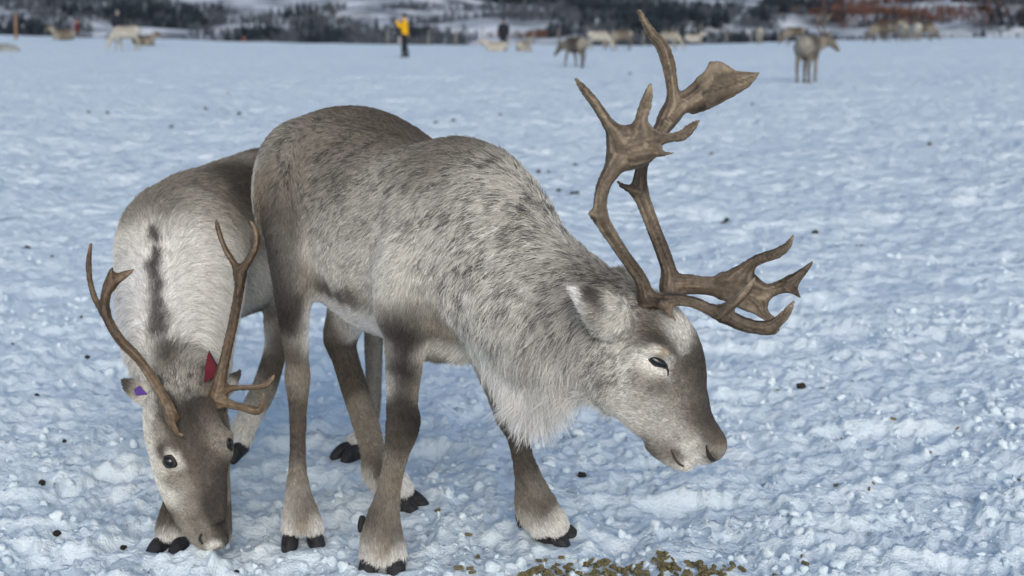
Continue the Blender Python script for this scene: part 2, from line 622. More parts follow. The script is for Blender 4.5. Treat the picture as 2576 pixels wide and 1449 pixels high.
def snow_z(x, y, sp):
    """Full height of the trampled snow; sp = local grid spacing (finer relief fades out where the sheet is coarse)."""
    wx = x + 0.05 * (noise2(x * 6, y * 6, 31) - 0.5) + 0.018 * (noise2(x * 24, y * 24, 32) - 0.5)
    wy = y + 0.05 * (noise2(x * 6, y * 6, 33) - 0.5) + 0.018 * (noise2(x * 24, y * 24, 34) - 0.5)
    h = np.zeros_like(x)
    for lam, amp, sd_ in ((2.3, 0.05, 1), (0.8, 0.030, 2), (0.33, 0.024, 3), (0.15, 0.024, 4), (0.075, 0.022, 5), (0.038, 0.019, 6), (0.019, 0.012, 7)):
        n = noise2(wx / lam, wy / lam, sd_) - 0.5
        if lam < 0.2:
            n = 0.75 - np.abs(n) * 2 - 0.5 + 0.5 * n      # billowed: rounded lumps with creased hollows
        h += amp * n * (1 - smooth(lam * 0.35, lam * 0.8, sp))
    # trodden hollows with raised rims
    pr = noise2(wx / 0.30 + 9, wy / 0.26, 8)
    h += (-0.026 * smooth(0.60, 0.80, pr) + 0.010 * smooth(0.50, 0.60, pr) * (1 - smooth(0.60, 0.70, pr))) * (1 - smooth(0.1, 0.3, sp))
    loose = 0.25 + 0.75 * smooth(0.35, 0.65, noise2(x / 0.9, y / 0.7, 12))
    calm = np.ones_like(x)
    for tx, ty in TREAD:
        calm *= 1 - 0.8 * np.exp(-((x - tx) ** 2 + (y - ty) ** 2) / 0.014)
    calm_h = np.zeros_like(x)
    for tx, ty in TREAD:
        dd = np.hypot(x - tx, y - ty)
        calm_h += (0.020 * np.exp(-((dd - 0.095) / 0.035) ** 2) * noise2(x * 30, y * 30, 15) - 0.004 * np.exp(-(dd / 0.06) ** 2)) * (sp < 0.05)
    calm *= 1 - 0.6 * np.exp(-(((x - PILE[0]) / 0.3) ** 2 + ((y - PILE[1]) / 0.12) ** 2))
    c = clods(wx, wy, 0.085, 50, 0.4, 0.10, 0.38) * (1 - smooth(0.03, 0.08, sp)) * 0.6
    c = np.maximum(c, clods(wx, wy, 0.036, 70, 0.55, 0.15, 0.5) * (1 - smooth(0.012, 0.03, sp)) * 0.8)
    c2 = clods(wx, wy, 0.25, 90, 0.25, 0.1, 0.4) * (1 - smooth(0.06, 0.22, sp)) * 0.18
    mx_, my_ = MUZZLE
    calm_h += 0.030 * np.exp(-(((x - mx_) / 0.09) ** 2 + ((y - my_) / 0.05) ** 2)) * (0.5 + noise2(x * 28, y * 28, 16)) * (sp < 0.05)
    h = (h + (c + c2) * loose) * calm + calm_h
    far_ = smooth(5, 13, y) * (1 - 0.6 * smooth(40, 80, y))
    for lam, amp, sd_ in ((0.22, 0.042, 41), (0.45, 0.065, 42), (0.9, 0.085, 43)):
        nn = noise2(wx / lam, wy / lam / 1.1, sd_)
        h += amp * (0.6 * (1 - np.abs(2 * nn - 1)) + 0.4 * nn - 0.5) * far_ * (1 - smooth(lam * 0.4, lam * 0.9, sp))
    h += 0.03 * (noise2(x / 6, y / 9, 21) - 0.5) * smooth(3, 12, y)
    # wavelets of wind-packed snow that show as bands farther out
    h += 0.10 * (noise2(x / 1.7, y / 2.6, 22) - 0.5) * smooth(8, 22, y) * (1 - smooth(60, 90, y))
    return base_z(x, y) + h - 0.012


rows = [-140, -90, -55, -34, -21, -13, -8, -5, -3, -1.8, -0.9, -0.3, 0.2, 0.6, 0.9, 1.2, 1.45, 1.65]
y = 1.8
while y < 97:
    rows.append(y)
    y *= 1.0037 if y < 7 else 1.0052
rows += [100, 106, 114, 124, 136, 150, 180, 240, 340, 480, 700]
rows = np.array(rows)
NF = 620
fan = np.linspace(-1, 1, NF)
side = np.array([1.03, 1.08, 1.16, 1.3, 1.55, 2.0, 2.9, 4.6, 8, 14, 26])
cols = np.concatenate([-side[::-1], fan, side])
half = np.maximum(rows, 1.8) * 0.43 + 0.35
GX = cols[None, :] * half[:, None]
GX = np.where(np.abs(cols)[None, :] > 1, np.sign(cols)[None, :] * (half[:, None] + (np.abs(cols)[None, :] - 1) * 6.0 * (1 + half[:, None] / 30)), GX)
GY = np.repeat(rows[:, None], len(cols), 1)
dyr = np.gradient(rows)
SPC = np.maximum(np.gradient(GX, axis=1), 0.7 * dyr[:, None])
GZ = snow_z(GX.ravel(), GY.ravel(), SPC.ravel())
nr, nc = GX.shape
ii = np.arange(nr * nc).reshape(nr, nc)
GF = np.stack([ii[:-1, :-1].ravel(), ii[:-1, 1:].ravel(), ii[1:, 1:].ravel(), ii[1:, :-1].ravel()], 1)

M['snow'] = new_mat('snow', (0.83, 0.86, 0.90), 0.8, 0.12)
nzs, rps = noise_ramp(M['snow'], 3.2, 6, [(0.25, (0.665, 0.775, 0.845)), (0.55, (0.74, 0.84, 0.90)), (0.8, (0.81, 0.89, 0.93))])
L(M['snow'], rps.outputs[0], bsdf(M['snow']).inputs['Base Color'])
nzb = N(M['snow'], 'ShaderNodeTexNoise')
nzb.inputs['Scale'].default_value = 150
nzb.inputs['Detail'].default_value = 5
tcb = N(M['snow'], 'ShaderNodeTexCoord')
L(M['snow'], tcb.outputs['Object'], nzb.inputs['Vector'])
nzc = N(M['snow'], 'ShaderNodeTexNoise')
nzc.inputs['Scale'].default_value = 42
nzc.inputs['Detail'].default_value = 4
mpc = N(M['snow'], 'ShaderNodeMapping'); mpc.inputs['Scale'].default_value = (1, 1.25, 1)
L(M['snow'], tcb.outputs['Object'], mpc.inputs['Vector']); L(M['snow'], mpc.outputs[0], nzc.inputs['Vector'])
mab = N(M['snow'], 'ShaderNodeMath', operation='MULTIPLY_ADD')
L(M['snow'], nzc.outputs['Fac'], mab.inputs[0]); mab.inputs[1].default_value = 2.2; L(M['snow'], nzb.outputs['Fac'], mab.inputs[2])
nzd = N(M['snow'], 'ShaderNodeTexNoise')
nzd.inputs['Scale'].default_value = 7.5
nzd.inputs['Detail'].default_value = 3
L(M['snow'], mpc.outputs[0], nzd.inputs['Vector'])
geo_ = N(M['snow'], 'ShaderNodeNewGeometry'); sep_ = N(M['snow'], 'ShaderNodeSeparateXYZ'); mr_ = N(M['snow'], 'ShaderNodeMapRange')
L(M['snow'], geo_.outputs['Position'], sep_.inputs[0]); L(M['snow'], sep_.outputs['Y'], mr_.inputs[0])
for i_, v_ in enumerate((4.5, 13.0, 1.0, 22.0)): mr_.inputs[i_ + 1].default_value = v_      # the sheet's own relief takes over close by
mac = N(M['snow'], 'ShaderNodeMath', operation='MULTIPLY_ADD')
L(M['snow'], nzd.outputs['Fac'], mac.inputs[0]); L(M['snow'], mr_.outputs[0], mac.inputs[1]); L(M['snow'], mab.outputs[0], mac.inputs[2])
bump(M['snow'], mac.outputs[0], 0.7, 0.006)
ground = link('snow_ground', mesh_from('snow_ground', np.stack([GX.ravel(), GY.ravel(), GZ], 1), GF), M['snow'])
tag(ground, 'trampled bluish white snow field with lumps and hollows', None, None, 'structure')


def snow_at(x, y):
    """Height of the built sheet near (x, y) in the fine foreground."""
    x = np.atleast_1d(np.asarray(x, float)); y = np.atleast_1d(np.asarray(y, float))
    return snow_z(x, y, np.maximum(0.0017 * y, 0.003))


# loose crumbs and balls of snow, uncountable
def ico(sub=1):
    bm = bmesh.new()
    bmesh.ops.create_icosphere(bm, subdivisions=sub, radius=1)
    bm.verts.ensure_lookup_table()
    V = np.array([v.co[:] for v in bm.verts]); F = np.array([[v.index for v in f.verts] for f in bm.faces])
    bm.free()
    return V, F


def scatter(shapes, pos, scale, rotz, stretch):
    Vs, Fs, off = [], [], 0
    for i in range(len(pos)):
        V, F = shapes[i % len(shapes)]
        c, s = math.cos(rotz[i]), math.sin(rotz[i])
        W = V * stretch[i] * scale[i]
        W = np.stack([W[:, 0] * c - W[:, 1] * s, W[:, 0] * s + W[:, 1] * c, W[:, 2]], 1) + pos[i]
        Vs.append(W); Fs.append(F + off); off += len(V)
    return np.concatenate(Vs), np.concatenate(Fs)


iv, iF = ico(2)
shapes = []
for s in range(8):
    shapes.append((iv * (0.55 + 0.9 * noise3(iv * 1.3 + 7 * s, s))[:, None] * (0.75 + 0.5 * noise3(iv * 2.9 + 3 * s, s + 40))[:, None], iF))
n = 9000
yy = 1.9 * (9.0 / 1.9) ** rng.random(n)
xx = (rng.random(n) * 2 - 1) * (yy * 0.42 + 0.2)
keep = noise2(xx / 0.5, yy / 0.4, 77) + 0.25 * rng.random(n) > 0.56
keep &= np.all(((xx[:, None] - TREAD[None, :, 0]) ** 2 + (yy[:, None] - TREAD[None, :, 1]) ** 2) > 0.01, axis=1)
xx, yy = xx[keep], yy[keep]
sz = 0.003 + 0.016 * rng.random(len(xx)) ** 3.6
zz = snow_at(xx, yy) + sz * 0.1
cv, cf = scatter(shapes, np.stack([xx, yy, zz], 1), sz, rng.random(len(xx)) * 6.28, 0.65 + 0.7 * rng.random((len(xx), 3)))
tag(link('snow_crumbs', mesh_from('snow_crumbs', cv, cf), M['snow']), 'loose crumbs and balls of snow strewn over the trampled field', 'snow', None, 'stuff')

# ------------------------------------------------------------------ far hillside with its wood
def hill_z(x, y):
    s = np.clip((y - 560) / 440, 0, 1.6)
    z = -6 + 42 * s ** 1.25
    z = z + 9 * (noise2(x / 140 + 4, y / 110, 61) - 0.5) * smooth(560, 700, y) + 5 * (noise2(x / 46, y / 38, 62) - 0.5) * smooth(560, 680, y)
    return z


hx = np.linspace(-900, 900, 260); hy = np.linspace(540, 1400, 130)
HX, HY = np.meshgrid(hx, hy)
HZ = hill_z(HX.ravel(), HY.ravel())
jj = np.arange(HX.size).reshape(HX.shape)
HF = np.stack([jj[:-1, :-1].ravel(), jj[:-1, 1:].ravel(), jj[1:, 1:].ravel(), jj[1:, :-1].ravel()], 1)
M['hill'] = mat_noise('hill_snow', [(0.36, (0.14, 0.155, 0.175)), (0.50, (0.42, 0.455, 0.49)), (0.64, (0.72, 0.76, 0.80))], 0.045, 0.8, 0.1, 0, 9)
tag(link('hillside', mesh_from('hillside', np.stack([HX.ravel(), HY.ravel(), HZ], 1), HF), M['hill']), 'snow covered hillside far behind the field', None, None, 'structure')


def twig_tree(s):
    """A bare bushy tree: stem plus many thin upward twigs, height 1."""
    r = np.random.default_rng(s)
    V, F = [], []
    def blade(a, b, w):
        d = b - a; n = np.cross(d, r.normal(size=3)); n = n / np.linalg.norm(n) * w
        k = len(V); V.extend([a - n, a + n, b]); F.append([k, k + 1, k + 2])
    blade(np.zeros(3), np.array([0, 0, 1.0]), 0.03)
    for _ in range(34):
        z = 0.08 + 0.8 * r.random(); an = r.random() * 6.28; l = 0.34 * (1.1 - 0.7 * z) * (0.6 + 0.7 * r.random())
        a = np.array([0, 0, z * 0.75]) + 0.06 * r.normal(size=3) * [1, 1, 0.3]
        blade(a, a + np.array([math.cos(an) * l, math.sin(an) * l, 0.10 + 0.35 * r.random()]), 0.030)
    return np.array(V), np.array(F)


def spruce(s):
    r = np.random.default_rng(s)
    V, F = [], []
    for _ in range(46):
        z = r.random() ** 0.8; an = r.random() * 6.28; l = 0.24 * (1.04 - z) * (0.7 + 0.5 * r.random())
        a = np.array([0, 0, z]); b = a + np.array([math.cos(an) * l, math.sin(an) * l, -0.08])
        n = np.array([-math.sin(an), math.cos(an), 0]) * (0.05 + 0.1 * (1 - z))
        k = len(V); V.extend([a + [0, 0, 0.05], b - n, b + n]); F.append([k, k + 1, k + 2])
    return np.array(V), np.array(F)


def uv_of(x, y, z):
    w = (y * CP - (z - CAM_Z) * SP)
    return 1288 + x / w * F_PX, 724.5 - ((z - CAM_Z) * CP + y * SP) / w * F_PX


def wood(name, label, shapes_, pts, h0, h1, color, seed):
    r = np.random.default_rng(seed)
    k = len(pts)
    hgt = h0 + (h1 - h0) * r.random(k)
    z = hill_z(pts[:, 0], pts[:, 1])
    v, f = scatter(shapes_, np.stack([pts[:, 0], pts[:, 1], z - 0.1], 1), hgt, r.random(k) * 6.28, 0.8 + 0.5 * r.random((k, 3)) * [1, 1, 0.4])
    m = mat_noise(name, [(0.3, tuple(c * 0.7 for c in color)), (0.7, tuple(c * 1.3 for c in color))], 0.2, 0.9, 0.05)
    return tag(link(name, mesh_from(name, v, f, False), m), label, 'wood', None, 'stuff')


k = 34000
X0 = (rng.random(k) * 2 - 1) * 520; Y0 = 610 + 420 * rng.random(k)
U0, V0 = uv_of(X0, Y0, hill_z(X0, Y0))
# stands and clearings of the wooded slope (slope coordinates: metres across and up)
dn = 0.6 * noise2(X0 / 60 + 3, Y0 / 34 + X0 / 130, 63) + 0.4 * noise2(X0 / 21, Y0 / 15, 64)
dn = (dn - 0.5) * 1.7 + 0.5


def patch(cu, cv, ru, rv, tilt=0.0):
    a = (U0 - cu) * math.cos(tilt) + (V0 - cv) * math.sin(tilt); b = -(U0 - cu) * math.sin(tilt) + (V0 - cv) * math.cos(tilt)
    return np.exp(-(a / ru) ** 2 - (b / rv) ** 2)


dens = dn + 0.28 * patch(180, 45, 260, 50) - 0.6 * patch(640, 5, 190, 22) - 0.5 * patch(580, 85, 70, 22) - 0.22 * patch(950, 45, 260, 40)
dens += 0.38 * patch(1520, 30, 330, 18, 0.16) + 0.42 * patch(1680, 50, 180, 50) - 0.5 * patch(1850, 60, 110, 9, -0.75) + 0.25 * patch(1960, 30, 120, 40)
dens += 0.1 * patch(2350, 30, 260, 60) - 0.25 * patch(2080, 40, 90, 10, -0.2)
red = patch(2290, 35, 300, 40) + patch(1285, 96, 90, 16) * 1.3
seen = (V0 > -60) & (np.abs(U0 - 1288) < 1700)
on = seen & (dens > 0.48 + 0.14 * rng.random(k))
is_red = on & (red * 0.9 + 0.5 * (rng.random(k) - 0.5) > 0.42)
dark = on & ~is_red
T0 = [twig_tree(s) for s in range(6)]
S0 = [spruce(s + 50) for s in range(4)]
pd = np.stack([X0, Y0], 1)
dk = dark & (dens > 0.82)
wood('evergreen_wood', 'dark mass of evergreen trees on the far snowy hillside', S0, pd[dk], 5, 9, (0.036, 0.048, 0.063), 3)  # blue of distance haze mixed into the tree colour
wood('bare_birch_wood', 'bare grey birch wood covering the far hillside', T0, pd[dark & ~dk], 3.5, 7, (0.10, 0.116, 0.142), 4)  # bluish tint stands in for haze over the far slope
wood('red_brush', 'reddish brown brush on the far slope at the right', T0, pd[is_red], 3, 6, (0.15, 0.085, 0.07), 5)

# ------------------------------------------------------------------ reindeer
WH = (0.95, 0.95, 0.935); CR = (0.87, 0.86, 0.81); LG = (0.75, 0.735, 0.69); GB = (0.345, 0.32, 0.275); GR = (0.50, 0.49, 0.465)
BR = (0.140, 0.121, 0.101); DB = (0.070, 0.061, 0.054); DK = (0.026, 0.024, 0.024); TN = (0.40, 0.335, 0.25)


def coat_painter(V, Q, spots):
    """spots: (u, v, radius m, colour, fleck 0..1)."""
    pts, bvh = hit_points(V, Q, [(s[0], s[1]) for s in spots])
    rad = np.array([s[2] for s in spots]); vals = np.array([list(s[3]) + [s[4]] for s in spots], float)

    class Coat:
        def base(self, X):
            return blend(pts, rad, vals, X + 0.02 * (np.stack([noise3(X * 22, s) for s in (11, 12, 13)], 1) - 0.5))

        def tint(self, c, X, r=None):
            fl = np.clip(c[:, 3:4], 0, 1) ** 1.2; c = c[:, :3]
            n1 = noise3(X * 185, 21); n2 = noise3(X * 370, 22); n3 = noise3(X * 34, 23)
            dark = smooth(0.56, 0.67, 0.50 * n1 + 0.27 * n2 + 0.23 * n3 + 0.025)[:, None]
            c = lerp(c, c * 0.13 + np.array([0.045, 0.046, 0.049]), np.clip(dark * fl * 1.5, 0, 0.95))
            lum = 0.86 + 0.34 * (n2[:, None] - 0.4)
            if r is not None:
                lum = lum * (0.62 + 0.66 * r.random((len(X), 1)))
            return np.clip(c * lum, 0.004, 0.92)

        def __call__(self, X):
            return self.tint(self.base(X), X)
    return Coat()


def flow_field(V, Q, arrows, view_right=None):
    """arrows: (u, v, radius, (du, dv), dY, length, lift, droop): lie of the hair, given on the photo and laid on the hide."""
    pts, _ = hit_points(V, Q, [(a[0], a[1]) for a in arrows])
    rad = np.array([a[2] for a in arrows])
    vec = []
    for p, a in zip(pts, arrows):
        q = P(a[0] + a[3][0], a[1] + a[3][1], p[1]) - P(a[0], a[1], p[1])
        q = q / max(np.linalg.norm(q), 1e-9) + np.array([0, a[4], 0])
        vec.append(q / np.linalg.norm(q))
    vals = np.concatenate([np.array(vec), np.array([[a[5], a[6], a[7]] for a in arrows], float)], 1)

    def flow(X):
        b = blend(pts, rad, vals, X)
        b[:, 3] *= 0.72
        return b
    return flow


def toe_shape():
    s = Sdf((-0.06, -0.04, -0.01), (0.085, 0.04, 0.075), 0.0028)
    up = lambda r: np.array([0, 0, r])
    s.tube([((-0.025, 0, 0.028), up(0.030), 0.020), ((0.005, 0, 0.030), up(0.031), 0.0225), ((0.033, -0.002, 0.021), up(0.022), 0.021), ((0.050, -0.005, 0.012), up(0.013), 0.014)], 0.01)
    V, Q = s.mesh()
    V[:, 2] = np.maximum(V[:, 2], 0.0)
    return relax(V, Q, 1, 0.4), Q


TOE_V, TOE_Q = toe_shape()
TOE_ME = mesh_from('hoof', TOE_V, TOE_Q)
TOE_ME.materials.append(M['hoof'])
TM = TOE_V.copy(); TM[:, 1] *= -1
TOE_ME2 = mesh_from('hoof', TM, TOE_Q[:, ::-1])
TOE_ME2.materials.append(M['hoof'])


def place_toe(parent, pos, heading, scale, flip, pitch=0.0, name='hoof'):
    o = bpy.data.objects.new(name, TOE_ME2 if flip else TOE_ME)
    COL.objects.link(o)
    o.parent = parent
    o.matrix_parent_inverse = world_of(parent).inverted()
    o.location = pos
    o.rotation_euler = (0, pitch, heading)
    o.scale = (scale,) * 3
    return o


def feet(parent, uv, heading, gap, scale, sink=0.008, pitch=0.0, lift=0.0, back=0.0):
    """Two toes side by side at the ground point seen at uv, pointing along heading (radians, 0 = +X)."""
    g = ground_hit(*uv)
    hd = np.array([math.cos(heading), math.sin(heading), 0]); sd_ = np.array([-hd[1], hd[0], 0])
    z = float(snow_at(g[0], g[1])[0])
    for sgn in (1, -1):
        p = g + sd_ * gap * sgn - hd * back
        p[2] = z - sink + lift
        place_toe(parent, p, heading + 0.07 * sgn, scale, sgn > 0, pitch)


def eyeball(parent, pos, axis, normal, a, b, c):
    """Glossy almond shaped eye with a dark lid rim, half sizes a along axis, b across, c deep."""
    V, F = ico(4)
    n = unit(np.asarray(normal, float)); x = np.asarray(axis, float); x = unit(x - n * x.dot(n)); yv = np.cross(n, x)
    R = np.stack([x, yv, n])
    E = V.copy()
    W = (E * [a, b, c]) @ R + pos
    eye = link('eye', mesh_from('eye', W, F), M['eye'], parent)
    tv, tf = [], []
    nu, nv = 40, 10
    for i in range(nu):
        t = 2 * math.pi * i / nu
        cx, cy = math.cos(t), math.sin(t) * (1 - 0.25 * abs(math.cos(t)))
        tk = 0.16 + 0.20 * max(0, math.sin(t)) + 0.25 * max(0, cx) ** 6
        for j in range(nv):
            s = 2 * math.pi * j / nv
            rr = b * tk * math.cos(s)
            tv.append(((cx * (a * 1.04 + rr)) * x + (cy * (b * 1.06 + rr)) * yv + (b * tk * math.sin(s) + c * 0.30) * n) + pos)
    for i in range(nu):
        for j in range(nv):
            i2, j2 = (i + 1) % nu, (j + 1) % nv
            tf.append([i * nv + j, i2 * nv + j, i2 * nv + j2, i * nv + j2])
    link('eyelid', mesh_from('eyelid', np.array(tv), np.array(tf)), M['lid'], eye)
    return eye


# --- antler surfaces
def mat_antler(name):
    """Bone: colour from the antler's own streak attribute, fine pitting and grain on top."""
    m = new_mat(name, (0.1, 0.08, 0.06), 0.5, 0.3)
    at = N(m, 'ShaderNodeAttribute', attribute_name='col')
    nb, rb = noise_ramp(m, 70, 8, [(0.33, (0.66,) * 3), (0.66, (1.22,) * 3)], dist=0.3)
    mx = N(m, 'ShaderNodeMix', data_type='RGBA', blend_type='MULTIPLY'); mx.inputs[0].default_value = 1.0
    L(m, at.outputs['Color'], mx.inputs[6]); L(m, rb.outputs[0], mx.inputs[7])
    L(m, mx.outputs[2], bsdf(m).inputs['Base Color'])
    bump(m, nb.outputs['Fac'], 0.7, 0.003)
    return m


M['antler'] = (mat_antler('antler'), (0.032, 0.024, 0.017), (0.102, 0.077, 0.053), (0.25, 0.198, 0.14))
M['antler2'] = (mat_antler('young_antler'), (0.036, 0.025, 0.017), (0.105, 0.071, 0.044), (0.215, 0.160, 0.105))


def antler(parent, branches, h, mat, k=0.012, flat=0.75, webs=()):
    """branches: lists of (u, v, width px, Y[, depth half thickness factor]) in the photo; joined to one antler."""
    tubes = []
    for br in branches:
        st = []
        pts = [P(b[0], b[1], b[3]) for b in br]
        for i, b in enumerate(br):
            t = pts[min(i + 1, len(pts) - 1)] - pts[max(i - 1, 0)]
            side = np.cross(t, pts[i] - np.array([0, 0, CAM_Z])); side /= np.linalg.norm(side)
            r = b[2] * 0.5 * b[3] / F_PX * 1.16
            fl = b[4] if len(b) > 4 else flat
            st.append((pts[i], side * max(r, 0.0022), max(r * fl, 0.0022)))
        tubes.append(st)
    allp = np.array([s[0] for t in tubes for s in t]); allr = max(np.linalg.norm(s[1]) for t in tubes for s in t)
    s = Sdf(allp.min(0) - allr - 0.02, allp.max(0) + allr + 0.02, h)
    for t in tubes:
        s.tube(t, k, 5)
    for w_, th in webs:
        s.web([P(q[0], q[1], q[3]) for q in w_], th, 0.02)
    if webs:
        b0 = tubes[0][0]
        r0 = np.linalg.norm(b0[1])
        for i in range(15):          # knobbly burr at the root
            t_ = 6.283 * i / 15
            ax_ = unit(tubes[0][1][0] - b0[0]); e1 = unit(b0[1]); e2 = np.cross(ax_, e1)
            s.tube([(b0[0] + ax_ * 0.004 + (e1 * math.cos(t_) + e2 * math.sin(t_) * 0.85) * r0 * 1.02, e1 * 0.006, 0.006)], 0.004)
    V, Q = s.mesh()
    V = relax(V, Q, 2, 0.5)
    # lengthwise ridges, grooves and streaks that follow each branch
    cen, tan, arc, frac = [], [], [], []
    for bi, t in enumerate(tubes):
        C = spline(np.array([q[0] for q in t]), 6)
        d = np.gradient(C, axis=0); l_ = np.concatenate([[0], np.cumsum(np.linalg.norm(np.diff(C, axis=0), axis=1))])
        cen.append(C); tan.append(unit(d)); arc.append(l_ + bi * 0.37); frac.append(l_ / l_[-1])
    cen, tan, arc, frac = np.concatenate(cen), np.concatenate(tan), np.concatenate(arc), np.concatenate(frac)
    near_i = np.zeros(len(V), int)
    for i in range(0, len(V), 20000):
        near_i[i:i + 20000] = ((V[i:i + 20000, None] - cen[None]) ** 2).sum(2).argmin(1)
    q = V - cen[near_i]; T_ = tan[near_i]
    e1 = unit(np.cross(T_, np.array([0.13, 1.0, 0.21]))); e2 = np.cross(T_, e1)
    ang = np.arctan2((q * e2).sum(1), (q * e1).sum(1))
    ca = np.stack([np.cos(ang) * 2.6, np.sin(ang) * 2.6, arc[near_i] * 9], 1)
    st1, st2 = noise3(ca, 61), noise3(ca * [2.3, 2.3, 2.0] + 9, 62)
    n = vert_normals(V, Q)
    V = V + n * (0.0030 * (st1 - 0.5) + 0.0022 * (st2 - 0.5) + 0.0012 * (noise3(V * 160, 6) - 0.5))[:, None]
    mt, dk, md, pl = mat
    f = 0.45 * st1 + 0.3 * st2 + 0.45 * noise3(V * 11, 63) - 0.10
    f = (f + 0.25 * smooth(0.85, 1.0, frac[near_i]))[:, None]
    col = np.where(f < 0.5, lerp(np.array(dk), np.array(md), smooth(0.22, 0.5, f)), lerp(np.array(md), np.array(pl), smooth(0.5, 0.78, f)))
    return link('antler', mesh_from('antler', V, Q, True, col), mt, parent)


def groove(name, parent, path, mat, on, r, off=0.0015):
    """Dark fold laid along the hide: path of (u, v, radius factor)."""
    st = []
    pts = [on(u, v, off) for u, v, _ in path]
    for i, (p, n) in enumerate(pts):
        t = pts[min(i + 1, len(pts) - 1)][0] - pts[max(i - 1, 0)][0]
        sd_ = np.cross(unit(t), n)
        st.append((p, unit(sd_) * r * path[i][2], r * 0.6))
    al = np.array([q[0] for q in st])
    s = Sdf(al.min(0) - r * 3 - 0.01, al.max(0) + r * 3 + 0.01, max(0.0012, r * 0.22))
    s.tube(st, 0.004, 5)
    a, b = s.mesh()
    return link(name, mesh_from(name, a, b), mat, parent)

# --- the big antlered bull in front
BULL = empty('reindeer', (-0.30, 3.75, 0.0), 'large pale grey speckled reindeer with tall brown antlers, standing head lowered to the right', 'reindeer')
Bx, By = 0.61, -0.79                                  # the way its trunk points
HIP = P(850, 280, 3.98)


def trunk(base, bx, by, secs):
    """secs: (metres along the trunk, top z, bottom z, half width, sideways shift)."""
    st = []
    for s, zt, zb, w, sh in secs:
        c = np.array([base[0] + bx * s - by * sh, base[1] + by * s + bx * sh, (zt + zb) / 2])
        st.append((c, np.array([0, 0, (zt - zb) / 2]), w))
    return st


s = Sdf((-0.90, 2.78, 0.02), (0.58, 4.40, 1.20), 0.0075)
s.tube(trunk(HIP, Bx, By, [(-0.17, 0.97, 0.74, 0.09, 0), (-0.11, 1.068, 0.66, 0.185, 0), (0.02, 1.116, 0.60, 0.235, 0), (0.14, 1.108, 0.555, 0.222, 0),
                           (0.27, 1.06, 0.53, 0.238, 0), (0.40, 1.03, 0.525, 0.245, 0), (0.52, 1.035, 0.54, 0.215, 0), (0.64, 1.00, 0.60, 0.18, 0), (0.74, 0.92, 0.66, 0.13, 0)]), 0.05, 5)
# withers hump and shoulder blades
s.tube([edges(1060, 400, 1060, 520, 3.58, 0.10), edges(1150, 352, 1140, 560, 3.48, 0.10), edges(1215, 372, 1190, 620, 3.40, 0.09)], 0.07)
s.tube([edges(1100, 430, 1060, 560, 3.44, 0.06), edges(960, 650, 1120, 640, 3.36, 0.08), edges(950, 770, 1110, 790, 3.36, 0.075)], 0.06)
# neck
s.tube([edges(1170, 400, 1080, 850, 3.50, 0.17), edges(1262, 408, 1155, 850, 3.36, 0.155), edges(1340, 520, 1225, 870, 3.26, 0.135), edges(1425, 605, 1312, 915, 3.17, 0.12),
        edges(1510, 668, 1395, 955, 3.10, 0.105), edges(1590, 712, 1480, 965, 3.04, 0.095)], 0.05)
# dewlap under the throat
s.tube([edges(1235, 830, 1250, 885, 3.27, 0.045), edges(1295, 880, 1300, 955, 3.21, 0.045), edges(1360, 900, 1358, 990, 3.15, 0.045), edges(1430, 910, 1425, 975, 3.09, 0.04)], 0.05)
# brisket between the forelegs
s.tube([edges(1060, 760, 1050, 890, 3.52, 0.10), edges(1130, 780, 1120, 893, 3.48, 0.09), edges(1185, 800, 1180, 895, 3.42, 0.07)], 0.05)
# head
s.tube([edges(1600, 725, 1478, 930, 3.03, 0.085), edges(1665, 745, 1492, 975, 3.00, 0.088), edges(1722, 800, 1516, 1015, 2.98, 0.088), edges(1744, 860, 1548, 1052, 2.97, 0.080),
        edges(1754, 930, 1594, 1090, 2.96, 0.062), edges(1779, 1010, 1642, 1124, 2.95, 0.050), edges(1802, 1062, 1694, 1146, 2.945, 0.045), edges(1812, 1092, 1742, 1152, 2.94, 0.038)], 0.03, 5)
s.tube([edges(1660, 1110, 1632, 1132, 2.95, 0.035), edges(1706, 1138, 1675, 1166, 2.945, 0.034), edges(1738, 1158, 1710, 1177, 2.942, 0.028)], 0.02)     # lower jaw, chin
s.tube([edges(1800, 1078, 1772, 1154, 2.94, 0.040), edges(1813, 1098, 1790, 1152, 2.94, 0.030)], 0.02)                                                    # nose
s.tube([edges(1590, 880, 1600, 900, 2.905, 0.015), edges(1640, 862, 1640, 892, 2.888, 0.018), edges(1695, 885, 1680, 905, 2.892, 0.016), edges(1710, 930, 1690, 935, 2.90, 0.012)], 0.025)   # brow ridge
s.tube([edges(1610, 935, 1610, 960, 2.90, 0.015), edges(1660, 945, 1660, 968, 2.895, 0.012)], 0.03)                                                          # cheek bone
s.tube([edges(1690, 1128, 1694, 1133, 2.90, 0.006), edges(1706, 1152, 1712, 1150, 2.90, 0.010), edges(1738, 1170, 1740, 1164, 2.905, 0.012)], 0.008, mode='cut')   # mouth
s.tube([edges(1772, 1120, 1780, 1118, 2.895, 0.010), edges(1782, 1142, 1792, 1138, 2.893, 0.012), edges(1786, 1158, 1796, 1150, 2.898, 0.012)], 0.006, mode='cut')   # nostril
# ears
s.tube([edges(1590, 800, 1560, 842, 2.93, 0.030), edges(1560, 752, 1520, 848, 2.905, 0.026), edges(1505, 728, 1478, 800, 2.90, 0.017), edges(1462, 716, 1450, 760, 2.905, 0.011), edges(1438, 716, 1434, 730, 2.91, 0.006)], 0.015)
s.tube([edges(1520, 770, 1500, 800, 2.872, 0.020), edges(1470, 735, 1460, 755, 2.88, 0.012)], 0.01, mode='cut')
s.tube([edges(1600, 720, 1570, 745, 3.12, 0.03), edges(1575, 684, 1540, 710, 3.17, 0.015), edges(1560, 678, 1540, 690, 3.18, 0.006)], 0.015)
